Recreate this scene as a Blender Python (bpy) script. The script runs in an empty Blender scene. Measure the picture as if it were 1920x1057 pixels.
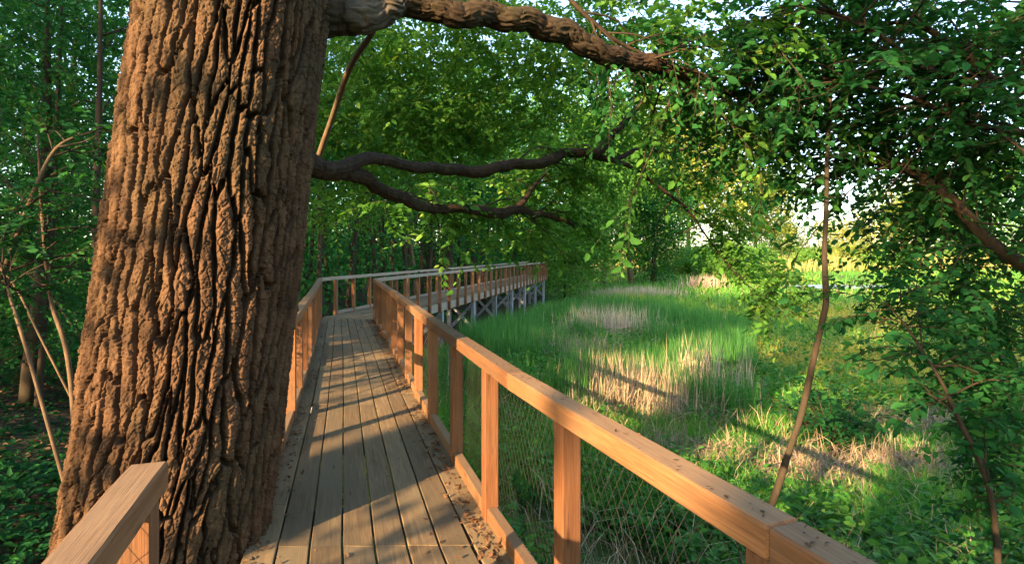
import bpy, math, random
import numpy as np
from mathutils import Vector, Matrix

# ------------------------------------------------------------------ camera, sky, sun, exposure
scene = bpy.context.scene
C = scene.collection
EYE = 1.68            # eye height above the deck (deck surface is z = 0)
F = 1040.0            # focal length in pixels of the 1920 px wide photograph
HOR = 474.0           # row of the horizon in the photograph

cam = bpy.data.cameras.new("camera")
cam.sensor_width = 36.0
cam.lens = 36.0 * F / 1920.0
cam.shift_y = -(528.5 - HOR) / 1920.0
cam.clip_start = 0.05
cam.clip_end = 5000.0
cam_o = bpy.data.objects.new("camera", cam)
cam_o.location = (0, 0, EYE)
cam_o.rotation_euler = (math.radians(90), 0, 0)
C.objects.link(cam_o)
scene.camera = cam_o

SUN_EL, SUN_BEAR = math.radians(18.0), math.radians(217.0)
world = bpy.data.worlds.new("World")
scene.world = world
world.use_nodes = True
wn = world.node_tree
sky = wn.nodes.new("ShaderNodeTexSky")
sky.sky_type = 'NISHITA'
sky.sun_disc = False
sky.sun_elevation = SUN_EL
sky.sun_rotation = SUN_BEAR
sky.air_density = 1.0
sky.dust_density = 1.5
sky.ozone_density = 1.0
bg = wn.nodes["Background"]
bg.inputs["Strength"].default_value = 0.15
wn.links.new(sky.outputs[0], bg.inputs[0])

sun = bpy.data.lights.new("sun", 'SUN')
sun.energy = 4.8
sun.angle = math.radians(0.5)
sun.color = (1.0, 0.66, 0.36)
sun_o = bpy.data.objects.new("sun", sun)
S_DIR = Vector((math.sin(SUN_BEAR) * math.cos(SUN_EL), math.cos(SUN_BEAR) * math.cos(SUN_EL), math.sin(SUN_EL)))
sun_o.rotation_euler = (-S_DIR).to_track_quat('-Z', 'Y').to_euler()
sun_o.location = S_DIR * 60
C.objects.link(sun_o)

vs = scene.view_settings
vs.view_transform = 'Standard'
vs.look = 'None'
vs.gamma = 1.0
vs.use_curve_mapping = False
vs.exposure = 2.45
scene.render.engine = 'CYCLES'
cy = scene.cycles
cy.max_bounces = 7
cy.diffuse_bounces = 4
cy.glossy_bounces = 2
cy.transmission_bounces = 4
cy.transparent_max_bounces = 4
cy.caustics_reflective = False
cy.caustics_refractive = False
cy.use_denoising = True
try:
    cy.denoiser = 'OPENIMAGEDENOISE'
    cy.denoising_input_passes = 'RGB_ALBEDO_NORMAL'
except Exception:
    pass

rng = np.random.default_rng(11)
random.seed(11)


# ------------------------------------------------------------------ helpers
def P(px, py, Y):
    """World point seen at a pixel of the photograph when it stands Y metres away."""
    return np.array([(px - 960.0) / F * Y, Y, EYE - (py - HOR) / F * Y])


def tag(o, label=None, cat=None, group=None, kind=None):
    if label: o['label'] = label
    if cat: o['category'] = cat
    if group: o['group'] = group
    if kind: o['kind'] = kind
    return o


def empty(name, loc=(0, 0, 0)):
    o = bpy.data.objects.new(name, None)
    o.empty_display_size = 0.2
    o.location = loc
    C.objects.link(o)
    return o


def thing(name, label, cat, loc=(0, 0, 0), group=None):
    return tag(empty(name, loc), label, cat, group)


def make_mesh(name, V, polys, mat, parent=None, smooth=False, var=None, loc=None):
    """polys: list of int arrays (n,k) sharing one vertex array V, all in world space."""
    V = np.asarray(V, dtype=np.float32)
    off = np.zeros(3, np.float32)
    if parent is not None:
        off = np.array(parent.location, dtype=np.float32)
        p = parent.parent
        while p is not None:
            off = off + np.array(p.location, dtype=np.float32)
            p = p.parent
    elif loc is not None:
        off = np.array(loc, dtype=np.float32)
    me = bpy.data.meshes.new(name)
    me.vertices.add(len(V))
    me.vertices.foreach_set("co", (V - off).ravel())
    polys = [np.asarray(p, dtype=np.int32) for p in polys if len(p)]
    loops = np.concatenate([p.ravel() for p in polys])
    starts, tot = [], 0
    for p in polys:
        n, k = p.shape
        starts.append(tot + np.arange(n, dtype=np.int32) * k)
        tot += n * k
    starts = np.concatenate(starts)
    me.loops.add(tot)
    me.loops.foreach_set("vertex_index", loops)
    me.polygons.add(len(starts))
    me.polygons.foreach_set("loop_start", starts.astype(np.int32))
    if smooth:
        me.polygons.foreach_set("use_smooth", np.ones(len(starts), dtype=bool))
    if var is not None:
        a = me.attributes.new("var", 'FLOAT', 'POINT')
        a.data.foreach_set("value", np.asarray(var, dtype=np.float32))
    me.update(calc_edges=True)
    me.validate()
    if mat is not None:
        me.materials.append(mat)
    o = bpy.data.objects.new(name, me)
    C.objects.link(o)
    if parent is not None:
        o.parent = parent
    elif loc is not None:
        o.location = loc
    return o


def hash2(ix, iy, seed):
    h = (ix.astype(np.int64) * 374761393 + iy.astype(np.int64) * 668265263 + seed * 1442695041) & 0x7fffffff
    h = (h ^ (h >> 13)) * 1274126177 & 0x7fffffff
    h = (h ^ (h >> 16)) * 2246822519 & 0x7fffffff
    return ((h ^ (h >> 15)) & 0xffffff) / float(0xffffff)


def vnoise(x, y, seed=0, wrap=None):
    x0, y0 = np.floor(x).astype(np.int64), np.floor(y).astype(np.int64)
    fx, fy = x - x0, y - y0
    fx, fy = fx * fx * (3 - 2 * fx), fy * fy * (3 - 2 * fy)
    xa, xb = x0, x0 + 1
    if wrap: xa, xb = xa % wrap, xb % wrap
    a, b = hash2(xa, y0, seed), hash2(xb, y0, seed)
    c, d = hash2(xa, y0 + 1, seed), hash2(xb, y0 + 1, seed)
    return (a * (1 - fx) + b * fx) * (1 - fy) + (c * (1 - fx) + d * fx) * fy


def fbm(x, y, seed=0, octv=4):
    s, a, t = 0, 0.5, 0
    for k in range(octv):
        s = s + a * vnoise(x * 2 ** k, y * 2 ** k, seed + k)
        t += a
        a *= 0.5
    return s / t


def norm(v):
    v = np.asarray(v, dtype=float)
    return v / (np.linalg.norm(v, axis=-1, keepdims=True) + 1e-9)


# ------------------------------------------------------------------ materials
class NT:
    def __init__(self, name):
        self.m = bpy.data.materials.new(name)
        self.m.use_nodes = True
        self.t = self.m.node_tree
        self.t.nodes.clear()
        self.out = self.n("ShaderNodeOutputMaterial")

    def n(self, typ, **kw):
        nd = self.t.nodes.new(typ)
        for k, v in kw.items(): setattr(nd, k, v)
        return nd

    def l(self, a, b): self.t.links.new(a, b)

    def ramp(self, fac, stops):
        r = self.n("ShaderNodeValToRGB")
        e = r.color_ramp.elements
        while len(e) < len(stops): e.new(0.5)
        for el, (p, c) in zip(e, stops):
            el.position = p
            el.color = (c[0], c[1], c[2], 1)
        self.l(fac, r.inputs[0])
        return r.outputs[0]

    def noise(self, vec, scale, detail=4, rough=0.55, dist=0.0):
        nz = self.n("ShaderNodeTexNoise")
        nz.inputs["Scale"].default_value = scale
        nz.inputs["Detail"].default_value = detail
        nz.inputs["Roughness"].default_value = rough
        nz.inputs["Distortion"].default_value = dist
        if vec is not None: self.l(vec, nz.inputs["Vector"])
        return nz.outputs[0]

    def mapping(self, vec, scale=(1, 1, 1)):
        mp = self.n("ShaderNodeMapping")
        mp.inputs["Scale"].default_value = scale
        self.l(vec, mp.inputs["Vector"])
        return mp.outputs[0]

    def mix(self, fac, a, b, mode='MIX'):
        mx = self.n("ShaderNodeMix", data_type='RGBA', blend_type=mode)
        for s, v in ((mx.inputs[0], fac), (mx.inputs[6], a), (mx.inputs[7], b)):
            if hasattr(v, 'links') or hasattr(v, 'is_linked'):
                self.l(v, s)
            elif isinstance(v, (int, float)):
                s.default_value = v
            else:
                s.default_value = (v[0], v[1], v[2], 1)
        return mx.outputs[2]

    def math(self, op, a, b=0.0):
        m = self.n("ShaderNodeMath", operation=op)
        for s, v in ((m.inputs[0], a), (m.inputs[1], b)):
            if isinstance(v, (int, float)): s.default_value = v
            else: self.l(v, s)
        return m.outputs[0]

    def bump(self, h, strength, dist):
        b = self.n("ShaderNodeBump")
        b.inputs["Strength"].default_value = strength
        b.inputs["Distance"].default_value = dist
        self.l(h, b.inputs["Height"])
        return b.outputs[0]

    def principled(self, col, rough=0.7, spec=0.3, normal=None):
        p = self.n("ShaderNodeBsdfPrincipled")
        if hasattr(col, 'links'): self.l(col, p.inputs["Base Color"])
        else: p.inputs["Base Color"].default_value = (col[0], col[1], col[2], 1)
        if hasattr(rough, 'links'): self.l(rough, p.inputs["Roughness"])
        else: p.inputs["Roughness"].default_value = rough
        p.inputs["Specular IOR Level"].default_value = spec
        if normal is not None: self.l(normal, p.inputs["Normal"])
        return p

    def done(self, shader):
        self.l(shader, self.out.inputs[0])
        return self.m


def leaf_mat(name, stops, trans=0.42, rough=0.65, spec=0.09, tint=(1.25, 1.15, 0.5)):
    k = NT(name)
    at = k.n("ShaderNodeAttribute", attribute_name="var")
    col = k.ramp(at.outputs["Fac"], stops)
    p = k.principled(col, rough, spec)
    tr = k.n("ShaderNodeBsdfTranslucent")
    tc = k.mix(1.0, col, tint, 'MULTIPLY')
    k.l(tc, tr.inputs[0])
    mx = k.n("ShaderNodeMixShader")
    mx.inputs[0].default_value = trans
    k.l(p.outputs[0], mx.inputs[1])
    k.l(tr.outputs[0], mx.inputs[2])
    return k.done(mx.outputs[0])


def wood_mat(name, light, dark, grey, greyness, rough=0.75, top=0.0):
    k = NT(name)
    tc = k.n("ShaderNodeTexCoord")
    oi = k.n("ShaderNodeObjectInfo")
    add = k.n("ShaderNodeVectorMath", operation='ADD')
    cmb = k.n("ShaderNodeCombineXYZ")
    r9 = k.math('MULTIPLY', oi.outputs["Random"], 37.0)
    k.l(r9, cmb.inputs[0]); k.l(r9, cmb.inputs[1]); k.l(r9, cmb.inputs[2])
    k.l(tc.outputs["Object"], add.inputs[0]); k.l(cmb.outputs[0], add.inputs[1])
    v = add.outputs[0]
    g = k.noise(k.mapping(v, (2.0, 42, 42)), 1.0, 6, 0.6, 0.6)
    fine = k.noise(k.mapping(v, (6.0, 230, 230)), 1.0, 3, 0.6)
    blot = k.noise(k.mapping(v, (1.6, 4, 4)), 1.0, 4, 0.6)
    at = k.n("ShaderNodeAttribute", attribute_name="var")
    c = k.ramp(g, [(0.28, dark), (0.5, tuple(0.5 * (a + b) for a, b in zip(light, dark))), (0.72, light)])
    fc = k.ramp(fine, [(0.3, (0.5, 0.47, 0.44)), (0.6, (1.08, 1.08, 1.08))])
    c = k.mix(0.85, c, fc, 'MULTIPLY')
    bl = k.ramp(blot, [(0.35, (0, 0, 0)), (0.65, (1, 1, 1))])
    c = k.mix(k.math('MULTIPLY', bl, greyness), c, grey)
    if top > 0:            # upward faces have weathered to a duller tan
        ge = k.n("ShaderNodeNewGeometry")
        sx = k.n("ShaderNodeSeparateXYZ")
        k.l(ge.outputs["True Normal"], sx.inputs[0])
        up = k.n("ShaderNodeMapRange")
        up.inputs["From Min"].default_value = 0.75
        up.inputs["From Max"].default_value = 0.95
        k.l(sx.outputs[2], up.inputs["Value"])
        c = k.mix(k.math('MULTIPLY', up.outputs[0], k.math('ADD', top * 0.6, k.math('MULTIPLY', blot, top * 0.6))), c, k.mix(0.6, grey, fc, 'MULTIPLY'))
    # knots
    vo = k.n("ShaderNodeTexVoronoi")
    vo.inputs["Scale"].default_value = 1.0
    k.l(k.mapping(v, (2.3, 11, 11)), vo.inputs["Vector"])
    kn = k.ramp(vo.outputs["Distance"], [(0.05, (1, 1, 1)), (0.13, (0, 0, 0))])
    c = k.mix(k.math('MULTIPLY', kn, 0.75), c, tuple(0.35 * x for x in dark))
    tone = k.ramp(k.math('FRACT', k.math('ADD', at.outputs["Fac"], k.math('MULTIPLY', oi.outputs["Random"], 0.9))),
                  [(0.0, (0.74, 0.71, 0.69)), (0.5, (1, 1, 1)), (1.0, (1.2, 1.14, 1.06))])
    c = k.mix(1.0, c, tone, 'MULTIPLY')
    nrm = k.bump(k.math('ADD', k.math('MULTIPLY', g, 0.7), k.math('MULTIPLY', fine, 0.5)), 0.55, 0.004)
    return k.done(k.principled(c, rough, 0.25, nrm).outputs[0])


M = {}
M['rail'] = wood_mat('cedar', (0.235, 0.112, 0.044), (0.125, 0.054, 0.020), (0.205, 0.14, 0.078), 0.4, top=0.9)
M['post'] = wood_mat('cedar_post', (0.235, 0.104, 0.041), (0.135, 0.053, 0.019), (0.17, 0.11, 0.06), 0.4)
M['deck'] = wood_mat('weathered_deck', (0.26, 0.185, 0.098), (0.12, 0.083, 0.041), (0.138, 0.112, 0.066), 0.85, 0.85)
M['greywood'] = wood_mat('silvered_wood', (0.32, 0.25, 0.18), (0.20, 0.15, 0.10), (0.26, 0.23, 0.19), 0.6)
M['piling'] = wood_mat('skylit_shade_piling', (0.26, 0.26, 0.26), (0.15, 0.16, 0.165), (0.22, 0.245, 0.27), 0.8)  # blue-grey of shade and skylight put into the wood colour


def bark_mat(name, hi, lo, moss, mossiness, scale=1.0, bump=0.8, scar=None):
    k = NT(name)
    tc = k.n("ShaderNodeTexCoord")
    v = tc.outputs["Object"]
    n1 = k.noise(k.mapping(v, (14 * scale, 14 * scale, 5 * scale)), 1.0, 6, 0.62)
    n2 = k.noise(v, 90 * scale, 5, 0.7)
    n3 = k.noise(k.mapping(v, (1.3, 1.3, 0.7)), 1.0, 4, 0.6)
    c = k.ramp(n1, [(0.3, lo), (0.7, hi)])
    c = k.mix(0.7, c, k.ramp(n2, [(0.25, (0.5, 0.47, 0.45)), (0.7, (1.12, 1.1, 1.08))]), 'MULTIPLY')
    if scar is not None:
        at = k.n("ShaderNodeAttribute", attribute_name="var")
        sf = k.math('MULTIPLY', k.math('SUBTRACT', k.math('ADD', at.outputs["Fac"], k.math('MULTIPLY', n1, 0.5)), 0.85), 3.0)
        sf_ = k.n("ShaderNodeClamp"); k.l(sf, sf_.inputs[0])
        c = k.mix(sf_.outputs[0], c, k.mix(0.8, scar, k.ramp(n2, [(0.25, (0.4, 0.38, 0.36)), (0.7, (1.1, 1.1, 1.1))]), 'MULTIPLY'))
    mo = k.ramp(n3, [(0.45, (0, 0, 0)), (0.7, (1, 1, 1))])
    c = k.mix(k.math('MULTIPLY', mo, mossiness), c, moss)
    h = k.math('ADD', k.math('MULTIPLY', n1, 0.6), k.math('MULTIPLY', n2, 0.6))
    nrm = k.bump(h, bump, 0.012 / scale)
    return k.done(k.principled(c, 0.9, 0.15, nrm).outputs[0])


M['oak_bark'] = bark_mat('oak_bark', (0.138, 0.078, 0.040), (0.036, 0.021, 0.012), (0.045, 0.048, 0.024), 0.5)
M['limb_bark'] = bark_mat('limb_bark', (0.062, 0.040, 0.024), (0.02, 0.014, 0.010), (0.04, 0.045, 0.02), 0.45, 1.5, 1.0, (0.105, 0.09, 0.07))
M['twig_bark'] = bark_mat('twig_bark', (0.055, 0.04, 0.026), (0.032, 0.024, 0.016), (0.05, 0.055, 0.03), 0.3, 2.0, 0.5)
M['pale_bark'] = bark_mat('pale_bark', (0.17, 0.115, 0.07), (0.08, 0.055, 0.035), (0.07, 0.08, 0.035), 0.4, 1.5, 0.7)

M['leaf'] = leaf_mat('oak_leaf', [(0.0, (0.032, 0.125, 0.022)), (0.5, (0.075, 0.215, 0.034)), (0.9, (0.15, 0.30, 0.045)), (1.0, (0.26, 0.36, 0.055))], 0.48)
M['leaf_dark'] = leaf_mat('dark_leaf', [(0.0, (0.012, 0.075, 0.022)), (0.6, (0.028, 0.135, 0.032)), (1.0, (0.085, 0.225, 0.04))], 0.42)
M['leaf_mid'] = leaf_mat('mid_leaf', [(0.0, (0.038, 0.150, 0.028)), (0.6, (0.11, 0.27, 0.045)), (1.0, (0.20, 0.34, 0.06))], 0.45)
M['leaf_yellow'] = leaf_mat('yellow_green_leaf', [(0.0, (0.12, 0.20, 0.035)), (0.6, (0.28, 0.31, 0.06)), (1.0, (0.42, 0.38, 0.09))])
M['grass'] = leaf_mat('marsh_grass', [(0.0, (0.040, 0.19, 0.034)), (0.5, (0.105, 0.32, 0.045)), (0.8, (0.17, 0.33, 0.045)), (1.0, (0.48, 0.42, 0.09))], 0.4, 0.6, 0.15)
M['meadow'] = leaf_mat('meadow_grass', [(0.0, (0.10, 0.20, 0.04)), (0.5, (0.22, 0.25, 0.075)), (1.0, (0.36, 0.32, 0.12))], 0.3, 0.7, 0.1)
M['cattail'] = leaf_mat('cattail_blade', [(0.0, (0.028, 0.135, 0.034)), (0.6, (0.075, 0.24, 0.05)), (1.0, (0.17, 0.34, 0.06))], 0.35, 0.55, 0.2)
M['straw'] = leaf_mat('dry_reed', [(0.0, (0.20, 0.15, 0.10)), (0.5, (0.42, 0.32, 0.21)), (1.0, (0.62, 0.50, 0.34))], 0.2, 0.7, 0.2, (1, 0.95, 0.85))
M['deadleaf'] = leaf_mat('dead_leaf', [(0.0, (0.07, 0.04, 0.022)), (0.5, (0.17, 0.085, 0.04)), (1.0, (0.34, 0.19, 0.09))], 0.15, 0.7, 0.2, (1, 0.9, 0.7))
M['herb'] = leaf_mat('herb_leaf', [(0.0, (0.022, 0.115, 0.022)), (0.6, (0.055, 0.20, 0.034)), (1.0, (0.14, 0.30, 0.045))], 0.35)

k = NT('chain_wire')
p = k.principled((0.04, 0.035, 0.03), 0.6, 0.2)
p.inputs["Metallic"].default_value = 0.3
M['wire'] = k.done(p.outputs[0])

k = NT('soil_and_grass')
tc = k.n("ShaderNodeTexCoord")
v = tc.outputs["Object"]
nA = k.noise(v, 0.35, 6, 0.6)
nB = k.noise(v, 9.0, 6, 0.7)
c = k.ramp(nA, [(0.3, (0.030, 0.060, 0.018)), (0.5, (0.05, 0.10, 0.024)), (0.7, (0.10, 0.12, 0.035))])
c = k.mix(0.8, c, k.ramp(nB, [(0.3, (0.45, 0.42, 0.4)), (0.7, (1.3, 1.25, 1.1))]), 'MULTIPLY')
att = k.n("ShaderNodeAttribute", attribute_name="var")      # 0 marsh, 1 woodland soil
soil = k.ramp(nB, [(0.3, (0.018, 0.015, 0.010)), (0.7, (0.075, 0.055, 0.035))])
c = k.mix(k.math('MULTIPLY', att.outputs["Fac"], 1.0), c, soil)
geo_s = k.n("ShaderNodeSeparateXYZ")
k.l(v, geo_s.inputs[0])
far = k.n("ShaderNodeMapRange")
far.inputs["From Min"].default_value = 62.0
far.inputs["From Max"].default_value = 90.0
k.l(geo_s.outputs[1], far.inputs["Value"])
nF = k.noise(k.mapping(v, (0.05, 0.16, 0.1)), 1.0, 6, 0.65)
mead = k.ramp(nF, [(0.35, (0.08, 0.14, 0.03)), (0.5, (0.17, 0.19, 0.06)), (0.65, (0.28, 0.25, 0.09))])
c = k.mix(far.outputs[0], c, mead)
M['ground'] = k.done(k.principled(c, 0.95, 0.1, k.bump(nB, 0.8, 0.06)).outputs[0])

k = NT('pond_water')
tc = k.n("ShaderNodeTexCoord")
nA = k.noise(tc.outputs["Object"], 1.2, 5, 0.6)
pads = k.ramp(k.noise(tc.outputs["Object"], 0.9, 5, 0.7), [(0.55, (0.16, 0.20, 0.18)), (0.62, (0.10, 0.22, 0.06))])
p = k.principled(pads, 0.45, 0.2, k.bump(nA, 0.15, 0.02))
M['water'] = k.done(p.outputs[0])


# ------------------------------------------------------------------ shape builders
class Acc:
    """Collects vertices and faces (quads / tris) and a per-vertex variation value."""
    def __init__(self):
        self.V, self.Q, self.T, self.A, self.n = [], [], [], [], 0

    def add(self, V, Q=None, T=None, var=None):
        V = np.asarray(V, dtype=np.float32).reshape(-1, 3)
        if Q is not None and len(Q): self.Q.append(np.asarray(Q, np.int32).reshape(-1, 4) + self.n)
        if T is not None and len(T): self.T.append(np.asarray(T, np.int32).reshape(-1, 3) + self.n)
        self.V.append(V)
        if var is None: var = 0.5
        self.A.append(np.broadcast_to(np.asarray(var, np.float32), (len(V),)).copy())
        self.n += len(V)

    def build(self, name, mat, parent=None, smooth=False, loc=None):
        polys = []
        if self.Q: polys.append(np.concatenate(self.Q))
        if self.T: polys.append(np.concatenate(self.T))
        return make_mesh(name, np.concatenate(self.V), polys, mat, parent, smooth, np.concatenate(self.A), loc)


def spline(pts, n):
    """Catmull-Rom through points; columns may include a radius."""
    pts = np.asarray(pts, float)
    if len(pts) == 2:
        t = np.linspace(0, 1, n)[:, None]
        return pts[0] * (1 - t) + pts[1] * t
    p = np.vstack([2 * pts[0] - pts[1], pts, 2 * pts[-1] - pts[-2]])
    segs = len(pts) - 1
    out = []
    for u in np.linspace(0, segs - 1e-6, n):
        i = int(u); t = u - i
        a, b, c, d = p[i], p[i + 1], p[i + 2], p[i + 3]
        out.append(0.5 * ((2 * b) + (c - a) * t + (2 * a - 5 * b + 4 * c - d) * t * t + (3 * b - a - 3 * c + d) * t ** 3))
    return np.array(out)


def worley(u, w, seed, wrap):
    iu, iw = np.floor(u).astype(np.int64), np.floor(w).astype(np.int64)
    f1 = np.full(u.shape, 9.0); f2 = np.full(u.shape, 9.0); idv = np.zeros(u.shape)
    for du in (-1, 0, 1):
        for dw in (-1, 0, 1):
            cu, cw = iu + du, iw + dw
            h1 = hash2(cu % wrap, cw, seed); h2 = hash2(cu % wrap, cw, seed + 7)
            d = np.hypot(cu + 0.15 + 0.7 * h1 - u, cw + h2 - w)
            new = d < f1
            f2 = np.where(new, f1, np.minimum(f2, d))
            idv = np.where(new, h1, idv)
            f1 = np.where(new, d, f1)
    return f1, f2, idv


def smooth(a, b, x):
    t = np.clip((x - a) / (b - a), 0, 1)
    return t * t * (3 - 2 * t)


def tube(acc, pts, radii, ns=8, rough=0.0, seed=0, var=0.5):
    pts = np.asarray(pts, float); n = len(pts)
    radii = np.broadcast_to(np.asarray(radii, float), (n,))
    t = norm(np.gradient(pts, axis=0))
    ref = np.array([0.31, 0.17, 0.93]) if abs(t[0][2]) < 0.85 else np.array([0.93, 0.31, 0.17])
    u = norm(np.cross(t, ref)); w = np.cross(t, u)
    ang = np.arange(ns) * 2 * math.pi / ns
    R = radii[:, None] * np.ones(ns)[None]
    if rough > 0:
        A, B = np.meshgrid(np.arange(ns), np.arange(n))
        R = R * (1 + rough * (vnoise(A * 0.9, B * (0.07 if ns > 24 else 0.33), seed) - 0.5) * 2 + 0.6 * rough * (vnoise(A * 6.0 / ns, B * (0.035 if ns > 24 else 0.09), seed + 5, 6) - 0.5) * 2)
        if ns > 24:
            lenz = np.concatenate([[0], np.cumsum(np.linalg.norm(np.diff(pts, axis=0), axis=1))])
            n1 = 15
            uu = A / ns * n1 + 0.9 * (vnoise(A / ns * 5, lenz[B] * 3.5, seed + 31, 5) - 0.5)
            f1, f2, idv = worley(uu, lenz[B] / 0.13 + 0.8 * vnoise(A / ns * 8, lenz[B] * 7, seed + 33, 8), seed + 30, n1)
            pl_ = smooth(0.06, 0.30, f2 - f1) * (0.75 + 0.25 * idv)
            R = R + np.minimum(0.012, 0.15 * radii[:, None]) * (pl_ - 0.75) + 0.05 * radii[:, None] * (vnoise(A * 0.7, lenz[B] * 60, seed + 35) - 0.5)
    V = pts[:, None, :] + R[..., None] * (np.cos(ang)[None, :, None] * u[:, None, :] + np.sin(ang)[None, :, None] * w[:, None, :])
    V = V.reshape(-1, 3)
    i = np.arange(n - 1)[:, None] * ns; j = np.arange(ns)[None]; j2 = (j + 1) % ns
    Q = np.stack([i + j, i + j2, i + ns + j2, i + ns + j], -1).reshape(-1, 4)
    tipV = np.vstack([pts[:1], pts[-1:]])
    m = len(V)
    T0 = np.stack([np.full(ns, m), j2.ravel(), j.ravel()], -1)
    T1 = np.stack([np.full(ns, m + 1), (n - 1) * ns + j.ravel(), (n - 1) * ns + j2.ravel()], -1)
    acc.add(np.vstack([V, tipV]), Q, np.vstack([T0, T1]), var)


LEAF_V = np.array([[0, 0, 0], [0.28, 0.26, 0.07], [0.66, 0.22, 0.05], [1, 0, -0.06], [0.66, -0.22, 0.05], [0.28, -0.26, 0.07]])
LEAF_Q = np.array([[0, 5, 4, 3], [0, 3, 2, 1]])
SPRIG_V = np.array([[0, 0, 0], [0.5, 0.33, 0.10], [1, 0, -0.08], [0.5, -0.33, 0.10]])
SPRIG_T = np.array([[0, 3, 2], [0, 2, 1]])


def leaves(acc, pos, axis, nor, size, var, near=True):
    """Leaf faces: axis = base to tip, nor = rough upper side."""
    n = len(pos)
    if n == 0: return
    a = norm(axis)
    s = norm(np.cross(nor, a))
    u = np.cross(a, s)
    T = LEAF_V if near else SPRIG_V
    size = np.broadcast_to(np.asarray(size, float), (n,))
    V = pos[:, None, :] + size[:, None, None] * (T[None, :, 0:1] * a[:, None] + T[None, :, 1:2] * s[:, None] + T[None, :, 2:3] * u[:, None])
    m = len(T)
    base = (np.arange(n) * m)[:, None, None]
    va = np.repeat(np.clip(np.broadcast_to(var, (n,)), 0, 1), m)
    if near: acc.add(V.reshape(-1, 3), Q=(base + LEAF_Q[None]).reshape(-1, 4), var=va)
    else: acc.add(V.reshape(-1, 3), T=(base + SPRIG_T[None]).reshape(-1, 3), var=va)


def rdirs(n, r=None):
    r = r or rng
    v = r.normal(size=(n, 3))
    return norm(v)


def spray(lf, tw, o, d, length, nleaf, size, droop=0.25, var=0.5, twig_r=0.004, tilt=0.6):
    """A twig with alternate leaves on both sides."""
    o = np.asarray(o, float); d = norm(d)
    t = np.linspace(0, 1, 6)
    bend = rng.normal(size=3) * 0.12
    pts = o + length * (t[:, None] * d + (t ** 2)[:, None] * (bend + np.array([0, 0, -droop])))
    if tw is not None: tube(tw, pts, twig_r * (1.1 - 0.8 * t), 3)
    k = np.linspace(0.12, 1.0, nleaf)
    pos = np.stack([np.interp(k, t, pts[:, i]) for i in range(3)], -1)
    tg = norm(pts[-1] - pts[0])
    side = norm(np.cross(tg, [0, 0, 1]) + 1e-3)
    sgn = np.where(np.arange(nleaf) % 2 == 0, 1.0, -1.0)[:, None]
    ax = tg * 0.55 + side * sgn * 0.9 + rng.normal(size=(nleaf, 3)) * 0.32 + np.array([0, 0, -0.30])
    nr = np.array([0, 0, 1.0]) + rng.normal(size=(nleaf, 3)) * tilt
    sz = size * rng.uniform(0.45, 1.3, nleaf)
    leaves(lf, pos, ax, nr, sz, var + rng.normal(size=nleaf) * 0.16)


def cluster(lf, c, rad, n, size, var, near=False, flat=0.7):
    p = rng.normal(size=(n, 3)) * np.array([1, 1, flat]) * np.asarray(rad) * 0.55
    ax = norm(p) * 0.6 + rdirs(n) * 0.9 + np.array([0, 0, -0.25])
    nr = rdirs(n) * 0.8 + np.array([0, 0, 0.7])
    leaves(lf, np.asarray(c) + p, ax, nr, size * rng.uniform(0.6, 1.25, n), var + rng.normal(size=n) * 0.14, near)


def grow_tree(name, label, cat, base, h, trunk_r, crown_c, crown_r, ncl, per, size, mat='leaf_mid', bark='twig_bark',
              group=None, nlimb=7, cl_r=0.9, lean=(0, 0), ns=8, var0=0.5, hole=0.0):
    """Tree: tapered bent trunk with limbs, crown of many leaf clusters round the limb ends."""
    base = np.asarray(base, float)
    t = thing(name, label, cat, tuple(base), group)
    top = base + np.array([lean[0], lean[1], h])
    k = np.linspace(0, 1, 9)
    wob = rng.normal(size=(9, 3)) * np.array([1, 1, 0]) * h * 0.012
    wob[0] = 0
    pts = base + k[:, None] * (top - base) + np.cumsum(wob, 0) * 0.6
    rad = trunk_r * (1 - 0.82 * k); rad[0] *= 1.25
    a = Acc()
    tube(a, pts, rad, ns, 0.12, int(abs(base[0] * 31)) + 3)
    cc, cr = np.asarray(crown_c, float), np.asarray(crown_r, float)
    lf = Acc()
    ends = []
    for i in range(nlimb):
        s = rng.uniform(0.35, 0.95)
        o = np.array([np.interp(s, k, pts[:, j]) for j in range(3)])
        e = cc + rdirs(1)[0] * cr * rng.uniform(0.55, 0.95)
        mid = (o + e) / 2 + np.array([0, 0, 0.06 * h])
        q = spline(np.array([o, mid, e]), 7)
        tube(a, q, trunk_r * 0.42 * (1 - s * 0.5) * np.linspace(1, 0.2, 7), 5)
        ends.append(q)
    a.build('trunk', M[bark], t, True)
    for i in range(ncl):
        if i % 3 == 0 and ends:
            q = ends[rng.integers(len(ends))]
            c = q[rng.integers(3, 7)] + rng.normal(size=3) * 0.3 * cl_r
        else:
            d = rdirs(1)[0]
            c = cc + d * cr * rng.uniform(0.25, 1.0) ** 0.55
            c = c + rng.normal(size=3) * 0.15 * cr
        v = var0 + rng.normal() * 0.15
        cluster(lf, c, cl_r * rng.uniform(0.6, 1.3), per, size, v)
    lf.build('crown', M[mat], t)
    return t


# ------------------------------------------------------------------ walkway layout
R_LINE = [(1.99, -2.6), (0.615, 1.325), (-0.02, 3.0), (-1.02, 6.09), (-1.98, 9.2), (-3.53, 14.1), (2.58, 41.6)]
L_A = [(0.30, -2.6), (-0.885, 1.14), (-1.085, 1.74)]
L_B = [(-1.66, 3.76), (-2.23, 5.75), (-3.28, 9.2), (-4.95, 14.45), (1.28, 42.0)]
TR0, TR1 = np.array([-2.20, 3.27, -0.9]), np.array([-1.50, 3.22, 3.4])     # oak trunk axis


def arr2(l): return np.array(l, float)


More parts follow.
